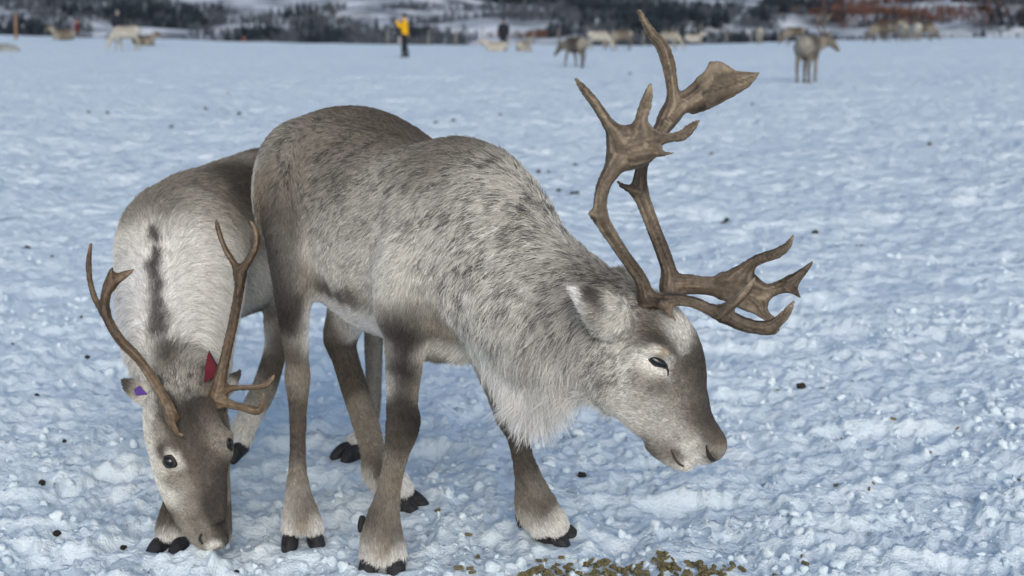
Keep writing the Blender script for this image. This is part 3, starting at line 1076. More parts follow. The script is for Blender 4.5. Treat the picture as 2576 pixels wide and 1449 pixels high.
# right hind leg (at the left)
s.tube([edges(700, 372, 800, 410, 3.90, 0.12), edges(656, 410, 790, 440, 3.86, 0.15), edges(648, 500, 780, 510, 3.79, 0.15), edges(672, 600, 775, 600, 3.72, 0.12), edges(688, 690, 782, 700, 3.70, 0.095), edges(700, 770, 776, 770, 3.71, 0.07),
        edges(714, 850, 772, 850, 3.735, 0.052), edges(722, 900, 772, 900, 3.75, 0.046), edges(720, 952, 777, 952, 3.75, 0.045), edges(728, 1010, 771, 1010, 3.72, 0.033), edges(731, 1060, 768, 1060, 3.70, 0.028), edges(732, 1120, 766, 1120, 3.68, 0.026),
        edges(730, 1180, 768, 1180, 3.66, 0.030), edges(722, 1235, 778, 1235, 3.63, 0.036), edges(716, 1290, 796, 1290, 3.61, 0.038), edges(714, 1322, 806, 1322, 3.60, 0.034)], 0.07, 4)
# left hind leg
s.tube([edges(830, 700, 960, 700, 4.02, 0.10), edges(826, 780, 925, 790, 4.06, 0.075), edges(816, 845, 898, 850, 4.10, 0.050), edges(834, 895, 898, 892, 4.10, 0.042), edges(860, 978, 920, 965, 4.06, 0.036),
        edges(890, 1072, 948, 1055, 4.00, 0.032), edges(911, 1140, 964, 1120, 3.96, 0.032), edges(922, 1200, 984, 1165, 3.94, 0.035), edges(960, 1232, 1015, 1190, 3.925, 0.034), edges(992, 1246, 1036, 1218, 3.915, 0.03)], 0.03, 4)
# right foreleg (near)
s.tube([edges(955, 700, 1100, 720, 3.40, 0.085), edges(962, 790, 1082, 800, 3.385, 0.075), edges(970, 870, 1068, 870, 3.385, 0.058), edges(973, 950, 1054, 950, 3.385, 0.047), edges(975, 1015, 1048, 1015, 3.38, 0.041),
        edges(974, 1068, 1054, 1062, 3.37, 0.044), edges(970, 1128, 1030, 1128, 3.39, 0.033), edges(962, 1190, 1012, 1185, 3.40, 0.029), edges(948, 1245, 1003, 1245, 3.40, 0.030), edges(926, 1300, 1004, 1300, 3.40, 0.036),
        edges(914, 1350, 1010, 1350, 3.395, 0.040), edges(910, 1388, 1016, 1388, 3.39, 0.036)], 0.03, 4)
# left foreleg
s.tube([edges(1130, 800, 1230, 800, 3.56, 0.07), edges(1190, 900, 1270, 890, 3.56, 0.06), edges(1228, 980, 1298, 970, 3.56, 0.045), edges(1252, 1045, 1310, 1035, 3.56, 0.040), edges(1278, 1100, 1324, 1092, 3.565, 0.033),
        edges(1293, 1165, 1342, 1155, 3.57, 0.030), edges(1298, 1220, 1365, 1205, 3.575, 0.031), edges(1302, 1272, 1392, 1255, 3.58, 0.036), edges(1328, 1315, 1416, 1295, 3.58, 0.036), edges(1355, 1336, 1430, 1318, 3.58, 0.03)], 0.03, 4)
s.inflate_low(0.45, 0.62, 0.0005)
V, Q = s.mesh()
V = relax(V, Q, 2, 0.4)
Nn = vert_normals(V, Q)
spots = [
    # rump and back
    (860, 280, .07, BR, .3), (760, 310, .06, GB, .8), (700, 345, .05, GR, .7), (652, 400, .04, LG, .4), (655, 470, .04, TN, .6), (700, 500, .045, BR, .3), (690, 540, .03, BR, .4), (668, 545, .022, DB, .2), (725, 430, .06, GB, .8), (720, 560, .035, BR, .2), (715, 600, .035, DB, .2), (695, 620, .035, DK, .1), (760, 370, .06, GB, .9), (820, 340, .06, GB, .8),
    (950, 310, .06, BR, .5), (1030, 345, .06, BR, .4), (880, 380, .08, GB, .8), (800, 420, .07, GB, .9), (860, 450, .06, GB, .9), (960, 420, .08, GB, .7), (930, 460, .05, LG, .8), (1080, 400, .06, GB, .5), (1150, 355, .055, BR, .3), (1200, 370, .05, GB, .5), (1110, 400, .05, GB, .6),
    (790, 500, .06, GR, .8), (880, 520, .08, GR, .8), (980, 540, .08, LG, .5), (1080, 500, .08, GR, .7), (840, 620, .08, LG, .5), (765, 600, .05, CR, .4), (760, 680, .05, CR, .3), (860, 690, .06, CR, .3), (960, 640, .08, CR, .3), (950, 720, .06, CR, .15),
    # flank stripe and belly
    (790, 700, .025, GB, .3), (805, 708, .014, DB, .2), (830, 722, .014, DB, .2), (860, 736, .014, DB, .2), (890, 746, .014, DB, .3), (905, 750, .022, GB, .3), (850, 775, .03, WH, 0), (920, 790, .03, WH, 0), (800, 752, .025, WH, 0),
    # shoulder and neck
    (1060, 620, .08, CR, .5), (1040, 720, .06, CR, .3), (1150, 480, .08, LG, .9), (1240, 450, .06, LG, .8), (1200, 580, .08, CR, .9), (1120, 680, .07, CR, .9), (1300, 540, .06, LG, .9), (1290, 650, .08, CR, .9),
    (1180, 760, .07, CR, .7), (1380, 640, .06, LG, 1.0), (1450, 680, .05, GR, 1.0), (1500, 690, .04, GB, 1.0), (1560, 720, .035, GB, 1.0), (1400, 760, .05, GR, 1.0), (1370, 740, .07, CR, 1.0), (1440, 790, .05, GR, 1.0), (1280, 780, .07, CR, .8), (1360, 850, .06, CR, .6),
    (1200, 860, .05, CR, .2), (1250, 905, .04, WH, .1), (1330, 915, .04, CR, .2), (1400, 925, .035, CR, .2), (1430, 950, .05, CR, .2), (1280, 940, .035, WH, 0), (1345, 965, .035, WH, 0), (1410, 955, .03, WH, 0), (1230, 880, .03, WH, 0), (1300, 1000, .05, WH, 0), (1400, 1010, .05, WH, 0), (1480, 900, .05, LG, .7), (1080, 790, .03, GB, .3), (1120, 830, .03, TN, .2), (1150, 870, .04, CR, .1), (1130, 895, .02, GB, .2),
    # head
    (1600, 740, .03, GR, .9), (1590, 770, .02, LG, .6), (1660, 780, .02, BR, .4), (1625, 810, .025, BR, .4), (1690, 790, .02, LG, .3), (1715, 830, .022, WH, .1), (1705, 870, .014, CR, .2), (1740, 880, .025, DB, .3), (1635, 845, .018, BR, .3), (1650, 850, .009, DB, .1), (1668, 858, .009, DB, .1), (1685, 868, .009, DB, .1), (1697, 885, .009, DB, .1), (1704, 905, .009, DB, .1), (1706, 925, .010, BR, .1),
    (1590, 900, .025, CR, .5), (1560, 860, .02, LG, .6), (1625, 950, .016, GB, .2), (1614, 900, .010, CR, 0), (1630, 922, .009, CR, 0), (1650, 938, .009, CR, 0), (1668, 944, .009, LG, 0), (1692, 915, .009, CR, 0), (1645, 885, .008, LG, 0), (1670, 890, .008, TN, 0), (1660, 965, .016, BR, .1), (1530, 950, .04, LG, .7), (1590, 985, .035, LG, .45), (1560, 1030, .035, CR, .3), (1650, 1000, .028, GB, .4), (1695, 985, .025, GB, .4), (1610, 1040, .03, LG, .3), (1715, 940, .03, BR, .4), (1715, 1010, .02, GB, .5),
    (1745, 960, .022, DB, .4), (1690, 960, .02, GB, .4), (1765, 1010, .03, DB, .3), (1745, 1000, .025, BR, .3), (1725, 1050, .03, BR, .4), (1710, 1020, .015, GB, .3), (1770, 1050, .025, DB, .3), (1640, 1075, .03, LG, .2), (1690, 1075, .02, LG, .3), (1670, 1040, .02, GR, .3), (1660, 1125, .02, BR, .2), (1790, 1060, .02, DB, .3), (1755, 1090, .016, GB, .3), (1742, 1118, .014, CR, .2), (1765, 1130, .012, GB, .2), (1760, 1155, .012, LG, .2), (1785, 1115, .010, DB, .1), (1795, 1135, .010, GB, .1),
    (1786, 1150, .009, DK, 0), (1812, 1115, .012, BR, .1), (1818, 1138, .007, GB, 0), (1800, 1090, .014, BR, .3), (1694, 1140, .008, BR, 0), (1701, 1156, .008, DB, 0), (1720, 1172, .010, LG, 0), (1688, 1165, .012, LG, .1),
    # ears
    (1442, 732, .012, WH, 0), (1450, 752, .011, WH, 0), (1463, 775, .011, WH, 0), (1478, 798, .011, CR, .1), (1478, 740, .010, DB, .1), (1495, 755, .010, DB, .2), (1500, 780, .010, DB, .2), (1540, 770, .018, LG, .4), (1560, 800, .018, CR, .3), (1490, 790, .014, GB, .4), (1540, 835, .02, CR, .4), (1560, 690, .02, GB, .3),
    # right hind leg
    (676, 590, .028, DK, .1), (683, 630, .028, DK, .1), (692, 670, .028, DK, .1), (715, 660, .028, DK, .1), (700, 710, .028, DK, .1), (725, 705, .028, DK, .1), (710, 750, .028, DK, .1), (738, 745, .02, DB, .1), (722, 790, .028, DK, .1), (745, 790, .015, DB, .1), (760, 690, .02, GB, .1), (735, 800, .035, DB, .1), (770, 780, .022, WH, 0), (768, 850, .022, WH, 0), (740, 880, .03, BR, .1), (750, 950, .03, GB, .3), (748, 1030, .03, BR, .6), (748, 1120, .03, BR, .6), (748, 1190, .03, GB, .3),
    (725, 1260, .025, LG, .2), (755, 1270, .022, BR, .2), (790, 1275, .02, GB, .2), (722, 1310, .02, WH, 0), (790, 1312, .02, WH, 0), (760, 1310, .012, TN, 0), (718, 1330, .02, WH, 0), (800, 1330, .02, WH, 0),
    # left hind leg
    (870, 800, .03, CR, .1), (835, 830, .025, GB, .2), (890, 830, .025, WH, 0), (850, 870, .03, BR, .3), (880, 950, .03, BR, .6), (915, 1040, .03, GB, .3), (935, 1110, .03, GB, .3), (950, 1160, .025, BR, .2), (925, 1195, .018, CR, 0), (1000, 1205, .02, TN, .1), (1030, 1225, .02, WH, 0),
    # right foreleg
    (1010, 795, .03, DB, .2), (985, 820, .03, DB, .2), (1030, 825, .03, DK, .2), (1000, 850, .03, DB, .2), (1050, 790, .03, GB, .2), (975, 860, .025, GR, .2), (1012, 815, .024, DK, .1), (1022, 850, .024, DK, .1), (1022, 890, .024, DK, .1), (1018, 930, .024, DK, .1), (1016, 975, .024, DK, .1), (1014, 1015, .024, DK, .1), (1028, 1055, .016, DK, .1), (1062, 880, .02, LG, .1), (978, 960, .02, LG, .2), (1045, 970, .02, GB, .2), (1000, 1050, .025, BR, .3), (1035, 1040, .025, DK, .2), (1010, 1110, .03, BR, .6), (990, 1180, .03, GB, .4),
    (975, 1240, .03, GB, .4), (945, 1290, .025, BR, .3), (985, 1290, .025, GB, .4), (935, 1340, .025, GB, .3), (990, 1345, .022, BR, .3), (930, 1380, .022, WH, 0), (1000, 1380, .022, WH, 0), (962, 1370, .014, TN, 0),
    # left foreleg
    (1240, 1000, .03, DB, .1), (1265, 1050, .03, DB, .1), (1290, 1110, .03, BR, .6), (1315, 1170, .03, BR, .6), (1340, 1220, .03, GB, .3), (1320, 1280, .022, GB, .2), (1360, 1280, .025, BR, .2), (1310, 1300, .018, CR, 0), (1350, 1325, .02, WH, 0), (1410, 1300, .02, CR, 0), (1420, 1325, .02, WH, 0), (1380, 1335, .02, WH, 0),
]
coat = coat_painter(V, Q, spots)
body = link('body', mesh_from('body', V, Q, True, coat(V)), M['skin'], BULL)
arrows = [
    # u, v, radius, direction, dY, length, lift, droop
    (860, 290, .12, (-60, 30), .5, .034, .42, .05), (700, 380, .10, (-20, 60), .3, .034, .36, .10), (700, 520, .08, (10, 60), 0, .030, .28, .10), (960, 330, .10, (-60, 40), .5, .034, .45, .05), (850, 480, .12, (-60, 50), .3, .036, .30, .08),
    (1000, 480, .12, (-60, 40), .3, .036, .30, .08), (800, 650, .10, (-40, 40), .2, .036, .28, .08), (960, 660, .10, (-50, 50), .2, .038, .30, .08), (850, 770, .06, (-50, 20), .2, .040, .30, .15), (930, 790, .05, (-40, 30), .2, .04, .30, .15),
    (1150, 360, .07, (-50, 25), .6, .040, .40, .06), (1230, 420, .07, (-50, 10), .5, .045, .38, .08), (1180, 520, .10, (-40, 50), .2, .042, .30, .08), (1120, 620, .10, (-30, 60), .1, .042, .30, .10), (1300, 540, .08, (-50, 20), .35, .048, .38, .08),
    (1250, 650, .10, (-50, 45), .2, .045, .32, .10), (1400, 620, .08, (-60, 20), .2, .050, .42, .06), (1350, 720, .10, (-60, 35), .2, .048, .34, .10), (1500, 680, .06, (-60, -5), .2, .040, .45, .04), (1460, 790, .08, (-55, 40), .2, .045, .32, .10),
    (1180, 780, .08, (-30, 60), .1, .05, .30, .15), (1300, 850, .08, (-30, 60), .1, .070, .30, .25), (1400, 880, .08, (-45, 55), .1, .060, .30, .20), (1220, 900, .05, (-10, 70), 0, .075, .25, .30), (1280, 930, .06, (8, 80), 0, .160, .24, .42),
    (1350, 960, .06, (-10, 80), 0, .165, .28, .42), (1430, 960, .05, (-30, 70), 0, .105, .30, .38), (1490, 950, .05, (-50, 40), .1, .040, .28, .15), (1130, 880, .05, (-30, 40), .1, .05, .3, .2), (1060, 800, .05, (0, 60), 0, .028, .25, .08),
    # head: from the nose back over the face
    (1600, 745, .04, (-50, 10), 0, .030, .5, .02), (1560, 860, .04, (-50, 30), 0, .030, .3, .06), (1620, 820, .03, (-40, -10), 0, .014, .3, 0), (1715, 830, .03, (-30, -50), 0, .022, .35, 0), (1740, 900, .04, (-20, -50), .1, .011, .3, 0),
    (1600, 920, .03, (-50, 20), 0, .012, .22, .02), (1560, 970, .05, (-50, 20), 0, .022, .25, .06), (1650, 1000, .04, (-40, -10), 0, .011, .22, 0), (1720, 1000, .04, (-25, -45), 0, .009, .22, 0), (1620, 1080, .04, (-50, -20), 0, .018, .32, .08),
    (1770, 1060, .03, (-20, -40), 0, .007, .22, 0), (1700, 1100, .03, (-50, -20), 0, .010, .25, 0), (1800, 1110, .025, (-20, -30), 0, .006, .35, 0), (1760, 1140, .025, (-40, 10), 0, .006, .35, .05), (1710, 1165, .025, (-30, 20), 0, .010, .4, .1), (1660, 910, .02, (-40, 0), 0, .006, .15, 0),
    (1450, 735, .025, (-30, -25), 0, .012, .3, 0), (1500, 770, .025, (-30, -10), 0, .020, .3, 0), (1550, 800, .03, (-40, 20), 0, .042, .40, .05), (1540, 840, .03, (-30, 40), 0, .026, .3, .05),
    # legs
    (720, 680, .06, (5, 60), 0, 0.0240, 0.26, .05), (770, 800, .04, (0, 60), 0, 0.0260, 0.33, .1), (740, 900, .05, (0, 60), 0, 0.0261, 0.26, 0), (748, 1050, .06, (0, 60), 0, 0.0203, 0.23, 0), (748, 1180, .05, (0, 60), 0, 0.0232, 0.26, 0), (755, 1270, .04, (5, 60), 0, 0.0240, 0.29, .05), (720, 1310, .03, (-8, 60), -.2, 0.0390, 0.39, .1), (795, 1310, .03, (15, 60), -.2, 0.0390, 0.39, .1),
    (870, 820, .05, (10, 60), 0, 0.0220, 0.33, .05), (890, 980, .06, (15, 60), 0, 0.0217, 0.26, 0), (930, 1110, .05, (15, 60), 0, 0.0232, 0.26, 0), (1000, 1205, .03, (50, 30), 0, 0.0240, 0.33, .1), (930, 1195, .03, (0, 60), 0, 0.0420, 0.45, .1),
    (1020, 830, .05, (0, 60), 0, 0.0260, 0.29, .05), (1010, 960, .05, (-5, 60), 0, 0.0200, 0.29, 0), (1010, 1070, .05, (-10, 60), 0, 0.0247, 0.26, 0), (985, 1200, .05, (-15, 60), 0, 0.0247, 0.26, 0), (960, 1300, .04, (-5, 60), 0, 0.0240, 0.26, .02), (930, 1370, .03, (-8, 60), -.2, 0.0390, 0.39, .08), (1000, 1370, .03, (8, 60), -.2, 0.0390, 0.39, .08),
    (1250, 1010, .05, (15, 60), 0, 0.0420, 0.33, .1), (1300, 1130, .05, (15, 60), 0, 0.0232, 0.26, 0), (1335, 1220, .05, (20, 60), 0, 0.0261, 0.26, 0), (1370, 1290, .04, (35, 50), 0, 0.0280, 0.31, .05), (1310, 1295, .03, (0, 60), 0, 0.0459, 0.39, .15), (1420, 1320, .03, (40, 50), 0, 0.0260, 0.39, .05),
]
flow = flow_field(V, Q, arrows)
FUR_N = 1.0


BARE, _ = hit_points(V, Q, [(1630, 900), (1645, 905), (1660, 913), (1675, 922), (1680, 932), (1776, 1122), (1783, 1140), (1788, 1152), (1692, 1132), (1703, 1150)])


def bald(c, pts):
    d2 = ((c[:, None] - pts[None]) ** 2).sum(2).min(1)
    return 1 - 0.97 * np.exp(-d2 / 0.009 ** 2)


def bull_density(c):
    d = np.full(len(c), 1.0)
    head = np.exp(-(((c - P(1690, 980, 2.95)) / 0.16) ** 2).sum(1))
    return (d + 2.6 * head + 0.9 * np.exp(-(((c - P(1330, 1000, 3.15)) / 0.13) ** 2).sum(1)) + 0.8 * (c[:, 2] < 0.5)) * bald(c, BARE)


make_fur(body, V, Q, Nn, int(330000 * FUR_N), coat, flow, bull_density, 0.00068, 3)
# eye
bvh = BVHTree.FromPolygons([tuple(v) for v in V], [tuple(int(i) for i in q) for q in Q])


def on_hide(u, v, off=0.0):
    c = Vector((0, 0, CAM_Z)); d = (Vector(P(u, v, 1.0)) - c).normalized()
    h = bvh.ray_cast(c, d)
    return np.array(h[0]) + off * np.array(h[1]), np.array(h[1])


pe, ne = on_hide(1654, 911, -0.002)
ne = unit(0.6 * ne + 0.4 * np.array([0, -1, 0.1]))
eyeball(BULL, pe, P(1684, 930, pe[1]) - P(1630, 899, pe[1]), ne, 0.021, 0.0098, 0.0095)
M['lip'] = mat_noise('lip', [(0.3, (0.035, 0.029, 0.026)), (0.7, (0.08, 0.066, 0.058))], 200, 0.7, 0.1)
groove('nostril', BULL, [(1777, 1120, 0.3), (1778, 1132, 0.7), (1783, 1146, 1.2), (1792, 1155, 1.0), (1798, 1156, 0.3)], M['lid'], on_hide, 0.0042)
groove('mouth', BULL, [(1688, 1130, 0.4), (1693, 1143, 0.9), (1700, 1156, 1.2), (1709, 1166, 1.2), (1720, 1173, 0.8)], M['lip'], on_hide, 0.0024)
groove('tear_duct', BULL, [(1678, 925, 1.0), (1681, 934, 0.8), (1680, 945, 0.5)], M['lid'], on_hide, 0.0026)
# hooves
feet(BULL, (965, 1421), math.radians(-92), 0.031, 1.12, 0.012)
feet(BULL, (1394, 1342), math.radians(-28), 0.026, 1.08, 0.018)
feet(BULL, (761, 1351), math.radians(-78), 0.033, 1.0, 0.018)
feet(BULL, (1020, 1252), math.radians(-25), 0.024, 1.0, 0.018)
for uv, Y, hd in (((913, 1318), 3.44, -100), ((1302, 1308), 3.60, -60), ((928, 1212), 3.98, -60)):
    p = P(uv[0], uv[1], Y)
    o = place_toe(BULL, p, math.radians(hd), 0.42, False, 0.9, 'dewclaw')


def c6(x, y, w, Y, *fl):
    return (1381.8 + x * 0.6019, y * 0.6019, w * 0.6019, Y, *fl)


near = [
    [c6(415, 1290, 74, 2.96), c6(405, 1240, 62, 2.95), c6(385, 1170, 50, 2.93), c6(330, 1090, 46, 2.90), c6(275, 1010, 46, 2.87), c6(225, 930, 52, 2.85), c6(212, 860, 50, 2.85), c6(225, 780, 56, 2.86), c6(262, 710, 70, 2.87), c6(300, 650, 100, 2.88, .4), c6(335, 590, 120, 2.89, .28)],
    [c6(300, 640, 70, 2.88, .4), c6(275, 560, 66, 2.885, .4), c6(240, 505, 46, 2.89, .6), c6(190, 430, 38, 2.90), c6(150, 380, 33, 2.91), c6(108, 325, 14, 2.92)],
    [c6(330, 620, 90, 2.88, .35), c6(380, 560, 80, 2.89, .35), c6(385, 500, 48, 2.89, .55), c6(402, 440, 44, 2.89), c6(415, 390, 34, 2.88), c6(424, 350, 14, 2.88)],
    [c6(340, 610, 90, 2.88, .35), c6(420, 590, 70, 2.89, .4), c6(490, 578, 36, 2.90), c6(555, 566, 44, 2.91, .5), c6(598, 530, 32, 2.92), c6(630, 500, 8, 2.93)],
    [c6(340, 640, 80, 2.88, .35), c6(420, 630, 56, 2.885, .4), c6(470, 642, 22, 2.88), c6(524, 640, 8, 2.87)],
    [c6(310, 610, 110, 2.88, .3), c6(390, 605, 110, 2.885, .3)],
    [c6(215, 905, 30, 2.85), c6(192, 902, 26, 2.85), c6(170, 894, 16, 2.845)],
    [c6(400, 1255, 60, 2.95), c6(480, 1256, 52, 2.93), c6(540, 1252, 44, 2.92), c6(610, 1265, 42, 2.91), c6(680, 1297, 44, 2.905), c6(740, 1322, 52, 2.90), c6(800, 1350, 54, 2.895), c6(860, 1366, 52, 2.89), c6(915, 1368, 46, 2.89), c6(965, 1335, 42, 2.885), c6(1003, 1292, 30, 2.88), c6(1022, 1256, 12, 2.88)],
    [c6(900, 1370, 34, 2.89), c6(952, 1384, 14, 2.89)],
    [c6(710, 1312, 50, 2.90), c6(765, 1270, 40, 2.89), c6(820, 1220, 36, 2.885), c6(845, 1185, 26, 2.88), c6(860, 1160, 10, 2.88)],
    [c6(480, 1270, 40, 2.925), c6(505, 1310, 22, 2.915), c6(530, 1341, 7, 2.91)],
]
far = [
    [c6(500, 1250, 70, 3.06), c6(497, 1200, 62, 3.07), c6(500, 1130, 56, 3.09), c6(470, 1040, 52, 3.12), c6(435, 950, 50, 3.15), c6(400, 860, 52, 3.17), c6(381, 800, 58, 3.18), c6(380, 740, 50, 3.18), c6(394, 670, 50, 3.18), c6(436, 590, 52, 3.18), c6(480, 520, 62, 3.18), c6(515, 450, 66, 3.18), c6(515, 385, 46, 3.18), c6(506, 310, 46, 3.185), c6(492, 250, 50, 3.19), c6(470, 190, 46, 3.20), c6(430, 145, 36, 3.21), c6(400, 95, 29, 3.22), c6(373, 44, 20, 3.23)],
    [c6(490, 500, 66, 3.18), c6(550, 440, 66, 3.18, .5), c6(610, 400, 90, 3.185, .32), c6(655, 365, 80, 3.19, .25)],
    [c6(640, 385, 90, 3.187, .25), c6(720, 365, 60, 3.19, .25), c6(780, 348, 44, 3.195, .3), c6(830, 332, 38, 3.20, .4), c6(881, 302, 10, 3.20)],
    [c6(375, 800, 44, 3.18), c6(335, 790, 28, 3.175), c6(305, 775, 20, 3.17), c6(285, 756, 9, 3.165)],
    [c6(500, 1190, 70, 3.08), c6(570, 1188, 76, 3.07, .5), c6(650, 1194, 68, 3.06, .5), c6(720, 1198, 82, 3.055, .35), c6(780, 1195, 108, 3.05, .25), c6(840, 1215, 96, 3.045, .25)],
    [c6(770, 1185, 70, 3.05, .35), c6(815, 1135, 66, 3.045, .4), c6(855, 1095, 46, 3.04, .6), c6(905, 1073, 42, 3.035), c6(955, 1056, 40, 3.03), c6(998, 1022, 28, 3.03), c6(1018, 980, 9, 3.03)],
    [c6(820, 1210, 90, 3.045, .3), c6(890, 1222, 60, 3.04, .4), c6(955, 1203, 50, 3.035, .5), c6(1010, 1180, 52, 3.03, .5), c6(1058, 1138, 30, 3.03), c6(1103, 1092, 8, 3.03)],
    [c6(990, 1190, 40, 3.03, .5), c6(1022, 1215, 26, 3.03), c6(1048, 1244, 13, 3.03)],
    [c6(820, 1220, 90, 3.045, .3), c6(866, 1262, 66, 3.045, .35), c6(893, 1305, 44, 3.04, .5), c6(930, 1335, 32, 3.04), c6(970, 1345, 24, 3.04), c6(996, 1330, 12, 3.04)],
]
near_webs = [([c6(262, 600, 0, 2.883), c6(262, 660, 0, 2.88), c6(330, 690, 0, 2.88), c6(410, 655, 0, 2.886), c6(440, 610, 0, 2.89), c6(436, 575, 0, 2.892), c6(405, 545, 0, 2.893), c6(360, 545, 0, 2.89), c6(310, 552, 0, 2.886), c6(280, 548, 0, 2.885)], 0.011)]
far_webs = [([c6(600, 400, 0, 3.185), c6(640, 345, 0, 3.188), c6(672, 260, 0, 3.19), c6(715, 265, 0, 3.193), c6(735, 276, 0, 3.195), c6(772, 306, 0, 3.197), c6(830, 320, 0, 3.2), c6(820, 352, 0, 3.2), c6(760, 395, 0, 3.195), c6(690, 428, 0, 3.19), c6(600, 468, 0, 3.184)], 0.009),
            ([c6(720, 1160, 0, 3.055), c6(780, 1145, 0, 3.05), c6(830, 1170, 0, 3.045), c6(880, 1195, 0, 3.042), c6(900, 1240, 0, 3.042), c6(885, 1300, 0, 3.043), c6(830, 1285, 0, 3.046), c6(775, 1260, 0, 3.05), c6(720, 1235, 0, 3.055)], 0.010)]
antler(BULL, near, 0.0036, M['antler'], 0.016, 0.75, near_webs)
antler(BULL, far, 0.0036, M['antler'], 0.016, 0.75, far_webs)

# --- the second reindeer, grazing nose to the snow behind the first
COW = empty('reindeer', (-0.88, 4.1, 0.0), 'white and brown reindeer with slender antlers and ear tags, grazing at the left', 'reindeer')
s = Sdf((-1.30, 3.38, 0.0), (-0.30, 4.95, 1.05), 0.0075)
s.tube(trunk((-0.70, 4.63), -0.47, -0.88, [(-0.17, 0.90, 0.62, 0.09, 0), (-0.08, 0.955, 0.56, 0.15, 0), (0.10, 0.965, 0.50, 0.18, 0), (0.28, 0.945, 0.47, 0.19, 0), (0.42, 0.925, 0.46, 0.18, 0), (0.54, 0.91, 0.47, 0.165, 0), (0.66, 0.85, 0.50, 0.13, 0)]), 0.05, 5)
s.tube([edges(352, 585, 628, 560, 4.07, 0.15), edges(318, 625, 620, 635, 4.01, 0.17), edges(299, 700, 604, 740, 3.94, 0.16), edges(306, 790, 582, 830, 3.85, 0.135), edges(330, 870, 566, 890, 3.76, 0.115), edges(362, 940, 555, 950, 3.68, 0.10)], 0.07, 5, cap=0.4)
s.tube([edges(372, 985, 558, 985, 3.64, 0.095), edges(364, 1050, 566, 1060, 3.59, 0.10), edges(376, 1120, 578, 1125, 3.56, 0.095), edges(392, 1190, 578, 1190, 3.545, 0.085), edges(422, 1260, 582, 1258, 3.535, 0.070), edges(456, 1315, 585, 1312, 3.52, 0.058), edges(488, 1352, 586, 1346, 3.51, 0.048)], 0.03, 5)
s.tube([edges(400, 1135, 450, 1120, 3.468, 0.018), edges(395, 1160, 455, 1160, 3.474, 0.016), edges(400, 1190, 445, 1195, 3.48, 0.014)], 0.03)
s.tube([edges(562, 1095, 585, 1095, 3.50, 0.018), edges(562, 1140, 584, 1140, 3.50, 0.016)], 0.03)
s.tube([edges(505, 1368, 530, 1345, 3.462, 0.012), edges(560, 1372, 575, 1345, 3.466, 0.012)], 0.02)
s.tube([edges(470, 1030, 540, 1030, 3.50, 0.03), edges(500, 1120, 570, 1115, 3.475, 0.03), edges(520, 1220, 572, 1215, 3.462, 0.022), edges(525, 1300, 572, 1300, 3.458, 0.016)], 0.04)    # brow and nose bridge
s.tube([edges(395, 985, 360, 1020, 3.60, 0.022), edges(362, 962, 335, 1005, 3.60, 0.018), edges(330, 950, 316, 985, 3.605, 0.011), edges(312, 950, 306, 962, 3.61, 0.006)], 0.015)         # ears
s.tube([edges(545, 985, 570, 1000, 3.62, 0.022), edges(560, 955, 592, 980, 3.63, 0.016), edges(588, 935, 602, 955, 3.64, 0.010), edges(598, 930, 604, 936, 3.645, 0.005)], 0.015)
# forelegs
s.tube([edges(450, 760, 560, 760, 3.98, 0.08), edges(455, 900, 535, 900, 3.88, 0.05), edges(460, 1040, 512, 1040, 3.78, 0.038), edges(440, 1180, 484, 1180, 3.68, 0.030), edges(412, 1270, 465, 1275, 3.62, 0.034), edges(396, 1320, 462, 1325, 3.60, 0.036), edges(394, 1342, 462, 1345, 3.59, 0.03)], 0.03)
s.tube([edges(500, 760, 590, 760, 3.98, 0.08), edges(510, 900, 575, 900, 3.90, 0.05), edges(505, 1050, 550, 1050, 3.85, 0.035), edges(490, 1180, 535, 1180, 3.80, 0.03), edges(485, 1260, 545, 1265, 3.78, 0.032)], 0.03)
# hind legs
s.tube([edges(655, 740, 780, 730, 4.42, 0.12), edges(666, 820, 735, 820, 4.36, 0.06), edges(664, 880, 720, 892, 4.36, 0.042), edges(632, 975, 694, 985, 4.36, 0.036), edges(592, 1050, 652, 1066, 4.33, 0.034), edges(574, 1092, 634, 1110, 4.32, 0.036), edges(574, 1122, 620, 1132, 4.32, 0.03)], 0.03)
s.tube([edges(880, 700, 985, 700, 4.62, 0.11), edges(912, 800, 968, 800, 4.58, 0.055), edges(917, 880, 963, 880, 4.56, 0.04), edges(920, 960, 960, 960, 4.53, 0.034), edges(915, 1025, 956, 1035, 4.50, 0.034), edges(896, 1080, 938, 1095, 4.46, 0.034), edges(872, 1105, 918, 1122, 4.43, 0.03)], 0.03)
s.inflate_low(0.40, 0.55, -0.0005)
V, Q = s.mesh()
V = relax(V, Q, 2, 0.4)
Nn = vert_normals(V, Q)
